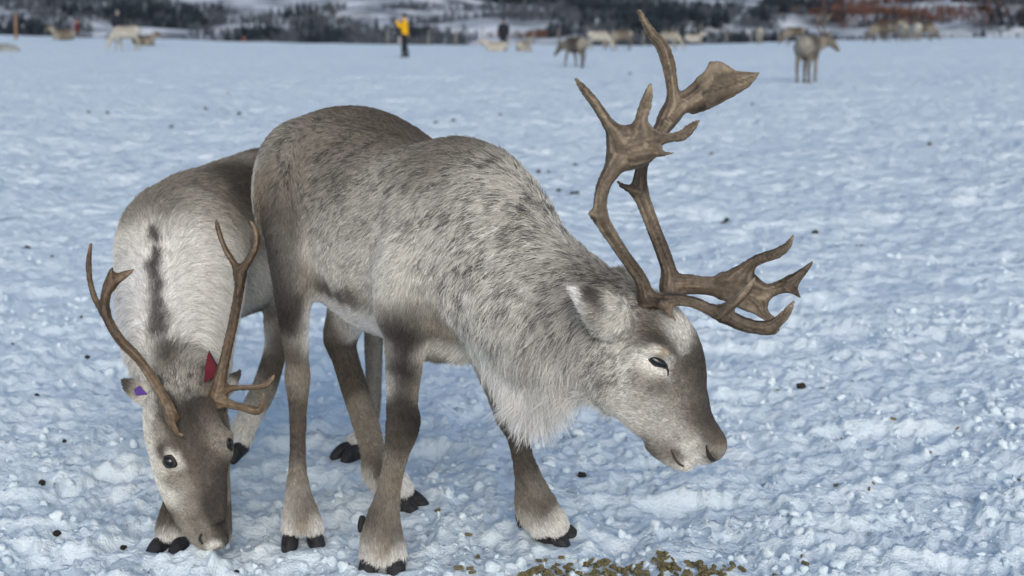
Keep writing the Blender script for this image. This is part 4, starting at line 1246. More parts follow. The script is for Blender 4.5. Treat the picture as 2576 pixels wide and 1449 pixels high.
spots = [
    (640, 375, .05, BR, .4), (560, 390, .05, GB, .4), (480, 430, .05, GB, .5), (600, 440, .05, DB, .3), (630, 500, .05, DB, .3), (545, 430, .03, DB, .3), (500, 470, .05, GB, .5), (410, 470, .045, GB, .5), (360, 520, .04, GB, .4), (430, 520, .04, GB, .5), (500, 540, .045, LG, .4), (560, 520, .05, GB, .4), (630, 570, .05, GB, .3),
    (340, 620, .06, CR, .1), (320, 720, .06, WH, 0), (330, 820, .06, WH, 0), (350, 900, .04, CR, .1), (470, 600, .06, WH, .1), (540, 640, .06, WH, .05), (480, 720, .06, WH, 0), (560, 740, .05, WH, 0), (500, 820, .05, WH, 0), (550, 860, .04, CR, 0), (600, 800, .05, WH, 0), (640, 680, .05, CR, .1), (620, 620, .05, LG, .2),
    (390, 600, .009, DB, .5), (384, 640, .007, DK, .5), (384, 680, .007, DK, .5), (385, 660, .007, DK, .4), (385, 700, .007, DK, .4), (388, 720, .007, DK, .4), (390, 740, .008, DK, .4), (393, 765, .008, DK, .3), (396, 785, .009, DK, .3), (399, 810, .012, DB, .3), (400, 840, .013, DB, .7), (418, 890, .018, DB, .6), (430, 930, .03, GB, .8), (470, 900, .025, GR, .6), (340, 690, .03, WH, 0), (350, 780, .03, WH, 0), (440, 760, .03, WH, 0), (455, 840, .03, WH, .1),
    (650, 780, .03, GB, .3), (680, 775, .03, DB, .2), (630, 825, .03, WH, 0), (690, 740, .04, LG, .2),
    (440, 970, .03, LG, .7), (500, 970, .03, GB, .7), (480, 1030, .03, DB, .4), (420, 1030, .02, DB, .4), (530, 1040, .025, BR, .5), (380, 1040, .02, LG, .3), (375, 1100, .025, CR, .1), (400, 1110, .02, GB, .3), (450, 1090, .025, BR, .4), (500, 1090, .025, BR, .5), (550, 1090, .02, GB, .4),
    (395, 1190, .025, CR, .1), (430, 1205, .02, GB, .3), (448, 1150, .007, CR, 0), (452, 1170, .007, LG, 0), (425, 1138, .006, LG, 0), (410, 1135, .008, DB, 0), (415, 1185, .008, LG, 0), (470, 1160, .022, BR, .3), (485, 1130, .02, BR, .3), (520, 1160, .016, BR, .4), (548, 1185, .010, DB, .3), (575, 1185, .012, GB, .3), (500, 1210, .02, BR, .3), (432, 1250, .025, CR, .1), (465, 1230, .02, GB, .3), (490, 1250, .02, BR, .2), (470, 1285, .02, GB, .2), (510, 1300, .02, BR, .2), (548, 1235, .009, DB, .3), (548, 1270, .011, DB, .3), (573, 1235, .012, GB, .3), (520, 1265, .015, DB, .2),
    (550, 1305, .016, DB, .2), (552, 1325, .010, DK, .1), (575, 1300, .014, BR, .2), (475, 1330, .02, GB, .1), (520, 1330, .016, GB, .1), (510, 1340, .015, DB, .1), (530, 1374, .008, CR, 0), (575, 1365, .010, GB, 0), (500, 1362, .012, GB, .1), (550, 1345, .012, DB, 0),
    (315, 958, .012, DB, .2), (335, 985, .014, GB, .2), (360, 1000, .016, LG, .3), (345, 1010, .012, CR, 0), (598, 940, .012, DB, .1), (580, 970, .014, LG, .1),
    (430, 1290, .02, BR, .2), (412, 1310, .02, BR, .2), (405, 1340, .016, WH, 0), (440, 1345, .016, WH, 0), (700, 850, .03, BR, .2), (690, 920, .03, BR, .2), (640, 980, .03, GB, .2), (610, 1050, .03, LG, .1), (620, 1100, .03, CR, .1), (600, 1120, .02, WH, 0), (940, 850, .04, GB, .2), (940, 960, .04, GB, .2), (930, 1050, .03, GB, .1), (900, 1095, .02, CR, 0), (890, 1110, .02, WH, 0),
]
coat = coat_painter(V, Q, spots)
body = link('body', mesh_from('body', V, Q, True, coat(V)), M['skin'], COW)
arrows = [
    (600, 380, .1, (60, 10), .5, .034, .4, .05), (440, 450, .08, (50, -20), .5, .036, .4, .05), (600, 500, .1, (60, 30), .3, .036, .3, .08), (500, 500, .08, (60, 40), .3, .038, .3, .08), (640, 650, .1, (60, 50), .2, .04, .3, .1), (640, 790, .06, (50, 30), .2, .04, .3, .15),
    (340, 600, .08, (-25, -20), .4, .045, .32, .15), (310, 720, .08, (-25, 20), .3, .05, .3, .25), (330, 850, .06, (-25, 50), .2, .06, .3, .3), (400, 620, .06, (5, -60), .3, .040, .42, .05), (395, 740, .05, (0, -60), .3, .045, .48, .05), (405, 840, .05, (0, -60), .3, .045, .5, .05), (430, 920, .04, (0, -50), .3, .04, .5, 0),
    (480, 640, .08, (40, -30), .3, .045, .3, .15), (500, 760, .07, (45, 0), .3, .05, .3, .25), (560, 700, .07, (50, 30), .2, .05, .3, .25), (520, 860, .06, (40, 30), .2, .055, .3, .3), (580, 820, .05, (30, 60), .1, .06, .3, .3),
    (440, 980, .04, (-10, -50), .2, .03, .45, 0), (520, 980, .04, (15, -50), .2, .03, .45, 0), (480, 1050, .04, (0, -50), 0, .018, .35, 0), (380, 1060, .03, (-30, -40), .2, .024, .3, .05), (380, 1130, .03, (-30, -30), .2, .018, .3, .05), (450, 1120, .03, (-20, -50), 0, .010, .25, 0), (540, 1120, .03, (10, -50), 0, .010, .25, 0),
    (420, 1220, .03, (-35, -30), .1, .012, .28, .04), (500, 1200, .03, (-5, -50), 0, .009, .22, 0), (560, 1240, .03, (15, -50), 0, .009, .22, 0), (460, 1310, .03, (-35, -30), .1, .010, .28, .04), (540, 1310, .03, (0, -50), 0, .007, .22, 0), (530, 1365, .03, (-10, 20), 0, .008, .35, .05), (320, 960, .025, (-30, -15), 0, .014, .3, 0), (350, 1000, .025, (-35, 10), 0, .02, .3, .05), (590, 950, .025, (30, -30), 0, .014, .3, 0),
    (430, 1290, .03, (-10, 60), 0, .016, .2, 0), (410, 1335, .025, (-15, 50), -.1, .03, .3, .1), (450, 1340, .025, (10, 50), -.1, .03, .3, .1), (700, 860, .05, (-20, 60), 0, .016, .2, 0), (620, 1050, .05, (-20, 60), 0, .016, .22, 0), (610, 1110, .03, (-15, 60), 0, .03, .3, .1), (940, 900, .08, (0, 60), 0, .016, .2, 0), (900, 1095, .04, (-30, 50), 0, .026, .25, .1),
]
flow = flow_field(V, Q, arrows)


def cow_density(c):
    return 1.0 + 2.0 * np.exp(-(((c - P(480, 1180, 3.50)) / 0.15) ** 2).sum(1)) + 0.5 * (c[:, 2] < 0.45)


make_fur(body, V, Q, Nn, 190000, coat, flow, cow_density, 0.00066, 5)
bvh = BVHTree.FromPolygons([tuple(v) for v in V], [tuple(int(i) for i in q) for q in Q])
pe, ne = on_hide(425, 1162, -0.004)
ne = unit(0.5 * ne + 0.5 * np.array([-0.45, -0.9, 0.1]))
eyeball(COW, pe, P(450, 1172, pe[1]) - P(400, 1152, pe[1]), ne, 0.0175, 0.0150, 0.013)
pe, ne = on_hide(578, 1118, -0.004)
eyeball(COW, pe, np.array([0.05, 0.3, -0.9]), unit(ne + np.array([1.2, -0.2, 0])), 0.016, 0.011, 0.010)
groove('nostril', COW, [(507, 1345, 0.6), (504, 1356, 1.0), (510, 1366, 0.7)], M['lid'], on_hide, 0.005)
feet(COW, (425, 1362), math.radians(-105), 0.028, 0.92, 0.02)
feet(COW, (515, 1282), math.radians(-100), 0.028, 0.92)
feet(COW, (596, 1155), math.radians(-125), 0.022, 0.9, -0.03, 0.35)
feet(COW, (880, 1138), math.radians(-140), 0.024, 0.9)


def cB(x, y, w, Y, *fl):
    return (201.2 + x * 0.7688, 335.4 + y * 0.7688, w * 0.7688, Y, *fl)


left2 = [
    [cB(303, 935, 44, 3.475), cB(285, 885, 38, 3.49), cB(240, 805, 30, 3.52), cB(192, 738, 27, 3.55), cB(140, 686, 27, 3.56), cB(102, 632, 27, 3.57), cB(81, 580, 27, 3.58), cB(85, 525, 31, 3.59), cB(104, 490, 36, 3.60, .5), cB(132, 470, 27, 3.61), cB(155, 458, 20, 3.62), cB(175, 446, 8, 3.62)],
    [cB(96, 500, 30, 3.60), cB(101, 465, 24, 3.60), cB(102, 450, 14, 3.60), cB(108, 436, 6, 3.60)],
    [cB(83, 590, 24, 3.58), cB(72, 578, 20, 3.585), cB(48, 540, 18, 3.60), cB(33, 480, 17, 3.62), cB(29, 420, 17, 3.63), cB(36, 362, 10, 3.64)],
    [cB(300, 930, 36, 3.475), cB(302, 955, 27, 3.452), cB(318, 982, 21, 3.435), cB(337, 988, 10, 3.425)],
]
right2 = [
    [cB(440, 885, 54, 3.54), cB(455, 830, 44, 3.54), cB(470, 760, 31, 3.55), cB(486, 690, 28, 3.56), cB(501, 620, 27, 3.57), cB(513, 555, 27, 3.58), cB(521, 500, 29, 3.59), cB(526, 455, 34, 3.60), cB(547, 422, 24, 3.61), cB(570, 380, 24, 3.62), cB(578, 340, 20, 3.63), cB(570, 305, 16, 3.64), cB(559, 290, 10, 3.64)],
    [cB(524, 470, 30, 3.60), cB(506, 430, 21, 3.61), cB(481, 390, 18, 3.62), cB(461, 345, 16, 3.63), cB(450, 305, 15, 3.64), cB(446, 282, 8, 3.65)],
    [cB(448, 872, 46, 3.54), cB(490, 886, 27, 3.52), cB(535, 898, 22, 3.50), cB(580, 908, 25, 3.49), cB(598, 888, 19, 3.48), cB(602, 850, 8, 3.47)],
    [cB(455, 845, 40, 3.54), cB(500, 834, 21, 3.55), cB(560, 832, 17, 3.56), cB(605, 825, 18, 3.57), cB(628, 805, 16, 3.58), cB(637, 790, 8, 3.58)],
]
antler(COW, left2, 0.0036, M['antler2'], 0.012, 0.85)
antler(COW, right2, 0.0036, M['antler2'], 0.012, 0.85)


def plate(name, uvs, Y, thick, mat, parent, tilt=0.0):
    """Thin tag cut from sheet, its outline in the photo, Y metres away."""
    pts = [P(u, v, Y + tilt * (u - uvs[0][0])) for u, v in uvs]
    n = unit(np.cross(pts[1] - pts[0], pts[2] - pts[0])) * thick / 2
    bm = bmesh.new()
    a = [bm.verts.new(p + n) for p in pts]; b = [bm.verts.new(p - n) for p in pts]
    bm.faces.new(a); bm.faces.new(b[::-1])
    for i in range(len(pts)):
        j = (i + 1) % len(pts)
        bm.faces.new([a[j], a[i], b[i], b[j]])
    bmesh.ops.recalc_face_normals(bm, faces=bm.faces)
    bmesh.ops.bevel(bm, geom=list(bm.edges), offset=thick * 0.3, segments=1, affect='EDGES')
    me = bpy.data.meshes.new(name); bm.to_mesh(me); bm.free()
    return link(name, me, mat, parent)


M['red_tag'] = mat_noise('red_tag', [(0.3, (0.075, 0.004, 0.012)), (0.7, (0.14, 0.007, 0.020))], 40, 0.6, 0.3)
M['purple_tag'] = mat_noise('purple_tag', [(0.3, (0.07, 0.035, 0.20)), (0.7, (0.11, 0.05, 0.30))], 60, 0.5, 0.3)
M['black_trim'] = mat_noise('black_trim', [(0.3, (0.012, 0.012, 0.013)), (0.7, (0.03, 0.03, 0.032))], 80, 0.6, 0.3)
rt = plate('ear_tag', [(524, 884), (546, 922), (541, 948), (514, 963), (516, 920)], 3.57, 0.003, M['red_tag'], COW)
rt['label'] = 'dark red ear tag'
edge_ = plate('tag_edge', [(524, 882), (527, 882), (549, 922), (545, 923)], 3.572, 0.004, M['black_trim'], rt)
pt = plate('ear_tag', [(337, 980), (351, 970), (372, 993), (342, 995)], 3.575, 0.003, M['purple_tag'], COW)
pt['label'] = 'purple ear tag'

# ------------------------------------------------------------------ reindeer out on the field
def field_deer(pose='graze', gait=0.0, turn=0.0, tone='pale', h=0.022):
    """Smaller-scale reindeer in its own space, nose towards +X, feet on z = 0. Returns vertices, faces, coat colours."""
    low = 0.52 if pose == 'lie' else 0.0
    up = lambda r: np.array([0, 0, r])
    s = Sdf((-0.85, -0.75, -0.02), (1.25, 0.75, 1.45), h)
    sec = [(-0.58, 0.96, 0.74, 0.10), (-0.50, 1.02, 0.64, 0.17), (-0.36, 1.06, 0.56, 0.22), (-0.15, 1.03, 0.50, 0.235), (0.08, 1.02, 0.49, 0.23), (0.27, 1.05, 0.52, 0.20), (0.40, 1.00, 0.60, 0.16)]
    s.tube([((x, 0, (a + b) / 2 - low), up((a - b) / 2), w) for x, a, b, w in sec], 0.06)
    s.tube([((-0.58, 0, 0.93 - low), np.array([0.03, 0, 0]), 0.035), ((-0.64, 0, 0.82 - low), np.array([0.02, 0, 0]), 0.03)], 0.04)
    ct, st_ = math.cos(turn), math.sin(turn)
    rot = lambda x, z: np.array([0.34 + (x - 0.34) * ct, (x - 0.34) * st_, z - low])
    if pose == 'graze':
        nk = [(0.32, 0.84, 0.17, 0.14), (0.50, 0.66, 0.15, 0.11), (0.66, 0.46, 0.12, 0.09)]; hd = [(0.68, 0.44, 0.095, 0.085), (0.75, 0.28, 0.085, 0.08), (0.82, 0.13, 0.055, 0.05), (0.85, 0.06, 0.045, 0.045)]
        ears = (0.62, 0.48, -0.05)
    elif pose == 'low':
        nk = [(0.32, 0.84, 0.18, 0.14), (0.52, 0.78, 0.16, 0.11), (0.72, 0.72, 0.13, 0.09)]; hd = [(0.76, 0.72, 0.10, 0.085), (0.87, 0.60, 0.085, 0.075), (0.98, 0.47, 0.055, 0.05), (1.02, 0.42, 0.045, 0.045)]
        ears = (0.70, 0.78, 0.05)
    elif pose == 'level':
        nk = [(0.32, 0.84, 0.18, 0.14), (0.52, 0.86, 0.16, 0.11), (0.68, 0.92, 0.12, 0.09)]; hd = [(0.70, 0.95, 0.10, 0.085), (0.82, 0.87, 0.085, 0.08), (0.94, 0.76, 0.055, 0.05), (0.98, 0.72, 0.045, 0.045)]
        ears = (0.63, 1.00, 0.05)
    else:
        nk = [(0.32, 0.84, 0.18, 0.14), (0.50, 0.95, 0.16, 0.11), (0.64, 1.08, 0.12, 0.09)]; hd = [(0.66, 1.13, 0.095, 0.085), (0.78, 1.07, 0.085, 0.08), (0.91, 0.98, 0.055, 0.05), (0.96, 0.95, 0.045, 0.045)]
        ears = (0.58, 1.18, 0.05)
    perp = lambda a, b, r: np.array([-(b[1] - a[1]) * ct, -(b[1] - a[1]) * st_, (b[0] - a[0])]) / math.hypot(b[0] - a[0], b[1] - a[1]) * r
    for ch in (nk, hd):
        sts = []
        for i, q in enumerate(ch):
            a, b = ch[max(i - 1, 0)], ch[min(i + 1, len(ch) - 1)]
            sts.append((rot(q[0], q[1]), perp(a, b, q[2]), q[3]))
        s.tube(sts, 0.06)
    e = rot(ears[0], ears[1])
    for sg in (1, -1):
        sd_ = np.array([-st_, ct, 0]) * sg
        s.tube([(e + sd_ * 0.06, up(0.03), 0.03), (e + sd_ * 0.16 + up(0.03), up(0.035), 0.022), (e + sd_ * 0.22 + up(0.04), up(0.02), 0.02)], 0.02)
    if pose != 'lie':
        for x, sg, ph in ((0.30, 1, gait), (0.30, -1, -gait), (-0.42, 1, -gait), (-0.42, -1, gait)):
            y_ = 0.12 * sg
            dx = 0.22 * ph
            if x > 0:
                pts = [(x, 0.70, 0.075), (x + dx * 0.35, 0.45, 0.045), (x + dx * 0.6, 0.36, 0.044), (x + dx * 0.9, 0.12, 0.033), (x + dx + 0.03, 0.03, 0.05)]
            else:
                pts = [(x, 0.78, 0.12), (x + 0.05 + dx * 0.3, 0.60, 0.07), (x - 0.09 + dx * 0.6, 0.42, 0.042), (x - 0.05 + dx * 0.9, 0.13, 0.033), (x - 0.02 + dx, 0.03, 0.05)]
            s.tube([((a, y_, b), np.array([r, 0, 0]), r) for a, b, r in pts], 0.04)
    else:
        for x, sg in ((0.25, 1), (0.25, -1), (-0.35, 1), (-0.35, -1)):
            s.tube([((x, 0.15 * sg, 0.10), up(0.08), 0.09), ((x + 0.16, 0.24 * sg, 0.06), up(0.05), 0.05), ((x - 0.02, 0.27 * sg, 0.05), up(0.04), 0.04)], 0.04)
    V, Q = s.mesh()
    V = relax(V, Q, 2, 0.5)
    pal = {'pale': ((0.50, 0.47, 0.39), (0.33, 0.29, 0.22), (0.36, 0.33, 0.27)), 'brown': ((0.33, 0.29, 0.23), (0.10, 0.083, 0.066), (0.17, 0.145, 0.12)), 'grey': ((0.40, 0.365, 0.30), (0.15, 0.127, 0.10), (0.25, 0.22, 0.18)), 'white': ((0.60, 0.57, 0.49), (0.44, 0.40, 0.33), (0.46, 0.43, 0.36))}[tone]
    z = V[:, 2] + low
    a, b, c = (np.array(q) for q in pal)
    n = noise3(V * 6, 3)[:, None]
    back = (smooth(0.72, 0.98, z) * smooth(-0.52, -0.36, V[:, 0]) * (1 - smooth(0.30, 0.5, V[:, 0])))[:, None]
    col = a * np.ones((len(V), 3))
    col = lerp(col, b, np.clip(back * (0.6 + 0.7 * n), 0, 1))
    leg = (1 - smooth(0.30, 0.55, z))[:, None] * (V[:, 0:1] < 0.5)
    if pose != 'lie':
        col = lerp(col, c, leg * 0.9)
    if tone in ('brown', 'grey'):
        face = smooth(0.60, 0.72, np.hypot(V[:, 0] - 0.34, V[:, 1]) + 0.34)[:, None]
        col = lerp(col, b, face * 0.7)
        rump = (1 - smooth(-0.54, -0.44, V[:, 0]))[:, None] * smooth(0.5, 0.7, z)[:, None]
        col = lerp(col, np.array((0.36, 0.335, 0.28)), rump)
    return V, Q, col * np.array([0.68, 0.69, 0.72])


M['bg_antler'] = mat_noise('grey_antler', [(0.3, (0.10, 0.08, 0.065)), (0.7, (0.2, 0.17, 0.13))], 12, 0.6, 0.2)
_kinds = {}


def add_deer(u, v, hd, label, pose='graze', gait=0.0, turn=0.0, tone='pale', scale=1.0, antl=0.0, Y=None, sink=0.0, group='reindeer grazing out on the snow field'):
    """Place one at photo position (u, v) of its feet, turned so its nose points along hd degrees (0 = right, 90 = away)."""
    key = (pose, gait, turn, tone)
    if key not in _kinds:
        a, b, c = field_deer(pose, gait, turn, tone)
        me = mesh_from('reindeer_body', a, b, True, c); me.materials.append(M['bg_coat'])
        _kinds[key] = me
    if Y is None:
        g = ground_hit(u, v)
    else:
        g = P(u, v, Y)
        g[2] = float(base_z(g[0], Y))
    g[2] -= sink + 0.02
    if antl:
        root = empty('reindeer', g, label, 'reindeer', group, math.radians(hd))
        root.scale = (scale,) * 3
        b_ = bpy.data.objects.new('body', _kinds[key]); COL.objects.link(b_); b_.parent = root
        for sg in (1, -1):
            low_, hx, hz = {'up': (0.0, 0.60, 1.20), 'level': (0.0, 0.66, 1.02)}.get(pose, (0.0, 0.70, 0.80))
            ct, st_ = math.cos(turn), math.sin(turn)
            q = lambda x, y, z: np.array([0.34 + (x - 0.34) * ct - y * st_, (x - 0.34) * st_ + y * ct, z])
            s = Sdf((-0.6, -1.0, 0.4), (1.4, 1.0, 2.1), 0.017)
            tb = lambda pts: s.tube([(q(*p[:3]), np.array([0, 0.02, 0]) * p[3], 0.02 * p[3]) for p in pts], 0.03)
            k_ = antl
            tb([(hx, 0.05 * sg, hz, 1.2), (hx - 0.12 * k_, 0.14 * sg, hz + 0.18 * k_, 1), (hx - 0.18 * k_, 0.22 * sg, hz + 0.36 * k_, 1), (hx - 0.06 * k_, 0.24 * sg, hz + 0.54 * k_, 1.1), (hx + 0.08 * k_, 0.20 * sg, hz + 0.66 * k_, 0.6)])
            tb([(hx - 0.10 * k_, 0.23 * sg, hz + 0.48 * k_, 1), (hx - 0.16 * k_, 0.25 * sg, hz + 0.66 * k_, 0.6)])
            tb([(hx, 0.06 * sg, hz + 0.02, 1), (hx + 0.14 * k_, 0.07 * sg, hz + 0.10 * k_, 0.9), (hx + 0.22 * k_, 0.07 * sg, hz + 0.18 * k_, 0.5)])
            a, b = s.mesh()
            o = bpy.data.objects.new('antler', mesh_from('antler', a, b)); COL.objects.link(o); o.parent = root
            o.data.materials.append(M['bg_antler'])
        return root
    o = bpy.data.objects.new('reindeer', _kinds[key]); COL.objects.link(o)
    o.location = g; o.rotation_euler = (0, 0, math.radians(hd)); o.scale = (scale,) * 3
    return tag(o, label, 'reindeer', group)


add_deer(2030, 210, 68, 'grey brown antlered reindeer standing alone, seen from behind, head turned right', 'level', 0.15, -0.95, 'grey', 1.02, 0.75)
add_deer(1447, 170, 118, 'brown backed reindeer walking away with head low, left of the near antlers', 'low', 0.8, 0.35, 'brown', 1.0, 0.45)
add_deer(1506, 126, 15, 'white reindeer grazing head down next to a brown one', 'graze', 0.2, -0.2, 'white', 0.96)
add_deer(1561, 125, 172, 'brown backed reindeer grazing head down right beside a white one', 'graze', 0.3, 0.1, 'grey', 1.0)
add_deer(1686, 118, -30, 'small distant pale reindeer between the two big antlers', 'graze', 0.0, 0.3, 'pale', 0.9, Y=75)
add_deer(1745, 106, 20, 'white reindeer lying on the snow right of the tall antler tine', 'lie', 0.0, 0.0, 'white', 1.0)
add_deer(1909, 112, 86, 'small pale reindeer seen from behind at the field rim', 'graze', 0.0, 0.0, 'pale', 0.95, Y=84)
add_deer(1996, 108, 175, 'distant brown reindeer half hidden behind the lone standing one', 'graze', 0.3, 0.1, 'brown', 0.95, Y=80)
add_deer(2212, 103, 185, 'dark reindeer leftmost of the herd by the red brush', 'graze', 0.4, 0.0, 'brown', 1.0, Y=82)
add_deer(2242, 101, 12, 'grey reindeer second from left in the herd by the red brush', 'up', 0.2, 0.3, 'grey', 1.0, Y=85)
add_deer(2274, 100, 80, 'white rumped reindeer in the middle of the herd by the red brush', 'graze', 0.1, 0.0, 'pale', 1.0, Y=84)
add_deer(2302, 99, 95, 'white reindeer second from right in the herd by the red brush', 'graze', 0.1, 0.0, 'white', 1.0, Y=83)
add_deer(2326, 98, -8, 'dark reindeer rightmost of the herd, head down by the red brush', 'graze', 0.4, 0.0, 'brown', 1.0, Y=84)
add_deer(318, 127, 180, 'white reindeer grazing to the left in front of a dark clad person', 'graze', 0.5, 0.0, 'white', 1.08)
add_deer(362, 100, -10, 'brown backed reindeer lying behind the white grazing one', 'lie', 0.0, 0.0, 'brown', 1.05, Y=74)
add_deer(160, 92, 172, 'cream and brown reindeer lying beside the person in red', 'lie', 0.0, 0.0, 'grey', 1.15, Y=82)
add_deer(1247, 121, 175, 'white reindeer lying left of the dark standing person by the fence', 'lie', 0.0, 0.0, 'white', 0.95, Y=72)
add_deer(1318, 122, 60, 'cream reindeer lying right of the dark standing person by the fence', 'lie', 0.0, 0.3, 'pale', 1.0, Y=72)

# ------------------------------------------------------------------ people on the field
M['face'] = mat_noise('face', [(0.3, (0.42, 0.26, 0.19)), (0.7, (0.55, 0.36, 0.27))], 12, 0.6, 0.2)


def cloth(name, c):
    return mat_noise(name, [(0.3, tuple(q * 0.8 for q in c)), (0.7, tuple(q * 1.15 for q in c))], 14, 0.8, 0.1, 0.01)


def person(u, v, hd, label, jacket, trousers, hat, pose='stand', Y=None, height=1.75, hood=None):
    """Someone in winter clothes; own space faces +X. One body mesh with the clothes as further parts."""
    g = ground_hit(u, v) if Y is None else P(u, v, Y)
    if Y is not None: g[2] = float(base_z(g[0], Y))
    root = empty('person', g + np.array([0, 0, -0.02]), label, 'person', 'people on the snow field', math.radians(hd))
    root.scale = (height / 1.75,) * 3
    sit = pose == 'sit'
    dz = -0.42 if sit else 0.0
    A = lambda x, r: (np.array([r, 0, 0]))
    hip = 0.92 + dz
    def legs(s, extra):
        for sg in (1, -1):
            yy = 0.10 * sg
            if sit:
                pts = [(0.0, yy, hip, 0.10), (0.38, yy, hip + 0.02, 0.08), (0.42, yy, 0.25, 0.065), (0.40, yy, 0.10, 0.055)]
            else:
                st2 = 0.07 * sg if pose == 'photo' else 0.02 * sg
                pts = [(0.0, yy, hip, 0.105), (0.02 + st2 * 0.5, yy, 0.50, 0.075), (st2, yy * 1.1, 0.28, 0.065), (st2 - 0.01, yy * 1.1, 0.10, 0.058)]
            s.tube([((a, b, c), np.array([0, r + extra, 0]), r + extra) for a, b, c, r in pts], 0.04)
    def torso(s, extra):
        s.tube([((-0.01, 0, hip), np.array([0, 0.175 + extra, 0]), 0.125 + extra), ((0.0, 0, hip + 0.22), np.array([0, 0.18 + extra, 0]), 0.13 + extra), ((0.0, 0, hip + 0.42), np.array([0, 0.20 + extra, 0]), 0.13 + extra), ((0.01, 0, hip + 0.54), np.array([0, 0.13 + extra, 0]), 0.09 + extra)], 0.06)
    def arms(s, extra, to):
        for sg in (1, -1):
            if pose == 'photo':
                pts = [(0.0, 0.20 * sg, 1.40, 0.065), (0.16, 0.25 * sg, 1.26, 0.055), (0.30, 0.14 * sg, 1.46, 0.045), (0.36, 0.07 * sg, 1.56, 0.04)]
            else:
                pts = [(0.0, 0.21 * sg, 1.40 + dz, 0.065), (-0.02, 0.27 * sg, 1.15 + dz, 0.055), (0.10, 0.22 * sg, 0.95 + dz, 0.045), (0.16, 0.18 * sg, 0.90 + dz, 0.04)]
            pts = pts[:to]
            s.tube([((a, b, c), np.array([r + extra, 0, 0]), r + extra) for a, b, c, r in pts], 0.04)
    box = ((-0.4, -0.45, -0.02), (0.75, 0.45, 1.9))
    def put(name, s, mat, par):
        a, b = s.mesh()
        o = bpy.data.objects.new(name, mesh_from(name, relax(a, b, 1, 0.5), b)); COL.objects.link(o)
        o.parent = par; o.data.materials.append(mat)
        return o
    s = Sdf(*box, 0.016)
    legs(s, -0.015); torso(s, -0.02); arms(s, -0.012, 4)
    s.tube([((0.0, 0, 1.42 + dz), np.array([0, 0.06, 0]), 0.06), ((0.02, 0, 1.55 + dz), np.array([0, 0.055, 0]), 0.06)], 0.03)
    s.tube([((0.015, 0, 1.55 + dz), np.array([0, 0.07, 0]), 0.08), ((0.02, 0, 1.66 + dz), np.array([0, 0.075, 0]), 0.095)], 0.03)
    s.tube([((0.11, 0, 1.63 + dz), np.array([0, 0.015, 0]), 0.02)], 0.02)
    b_ = put('body', s, M['face'], root)
    s = Sdf(*box, 0.016); torso(s, 0.012); arms(s, 0.012, 3)
    s.tube([((-0.02, 0, 1.40 + dz), np.array([0, 0.10, 0]), 0.09), ((-0.01, 0, 1.50 + dz), np.array([0, 0.085, 0]), 0.08)], 0.04)
    put('jacket', s, jacket, root)
    s = Sdf(*box, 0.016); legs(s, 0.008)
    s.tube([((0, 0, hip - 0.04), np.array([0, 0.165, 0]), 0.12)], 0.04)
    put('trousers', s, trousers, root)
    s = Sdf(*box, 0.014)
    s.tube([((0.0, 0, 1.68 + dz), np.array([0, 0.09, 0]), 0.105), ((-0.01, 0, 1.74 + dz), np.array([0, 0.075, 0]), 0.09)], 0.03)
    put('hat', s, hat, root)
    for sg in (1, -1):
        s = Sdf(*box, 0.014)
        x0 = 0.40 if sit else (0.07 * sg if pose == 'photo' else 0.02 * sg)
        s.tube([((x0 - 0.03, 0.11 * sg, 0.14), np.array([0, 0.06, 0]), 0.065), ((x0 - 0.01, 0.11 * sg, 0.06), np.array([0, 0.055, 0]), 0.06), ((x0 + 0.14, 0.115 * sg, 0.045), np.array([0, 0.05, 0]), 0.045)], 0.03)
        put('boot', s, M['black_trim'], root)
        if pose == 'photo':
            s = Sdf(*box, 0.012)
            s.tube([((0.34, 0.08 * sg, 1.54), np.array([0.045, 0, 0]), 0.045), ((0.38, 0.05 * sg, 1.60), np.array([0.04, 0, 0]), 0.045)], 0.02)
            put('glove', s, M['black_trim'], root)
    return root


yellow = cloth('yellow_jacket', (0.72, 0.40, 0.015)); navy = cloth('navy_cloth', (0.022, 0.026, 0.035)); red = cloth('red_cloth', (0.14, 0.028, 0.03)); pale = cloth('pale_hat', (0.24, 0.24, 0.25))
p1 = person(1019, 146, 180, 'person in a bright yellow jacket raising a camera to the face', yellow, navy, navy, 'photo', None, 1.78)
person(298, 96, 100, 'dark clad person standing behind the white grazing reindeer at left', navy, navy, pale, 'stand', 74, 1.72)
person(194, 92, 175, 'person in dark red crouching beside the lying cream reindeer', red, navy, red, 'sit', 84, 1.5)
person(1267, 123, 90, 'dark clad person standing between two lying reindeer by the fence', navy, navy, navy, 'stand', 72, 1.6)
person(614, 112, 90, 'far off person in red half hidden beyond the rim of the field', red, navy, red, 'stand', 110, 1.75)


def box_part(name, size, loc, mat, parent, bev=0.1):
    bm = bmesh.new()
    bmesh.ops.create_cube(bm, size=1)
    bmesh.ops.scale(bm, vec=size, verts=bm.verts)
    bmesh.ops.bevel(bm, geom=list(bm.edges), offset=min(size) * bev, segments=2, affect='EDGES')
    me = bpy.data.meshes.new(name); bm.to_mesh(me); bm.free()
    me.materials.append(mat)
    o = bpy.data.objects.new(name, me); COL.objects.link(o); o.location = loc
    if parent: o.parent = parent
    return o


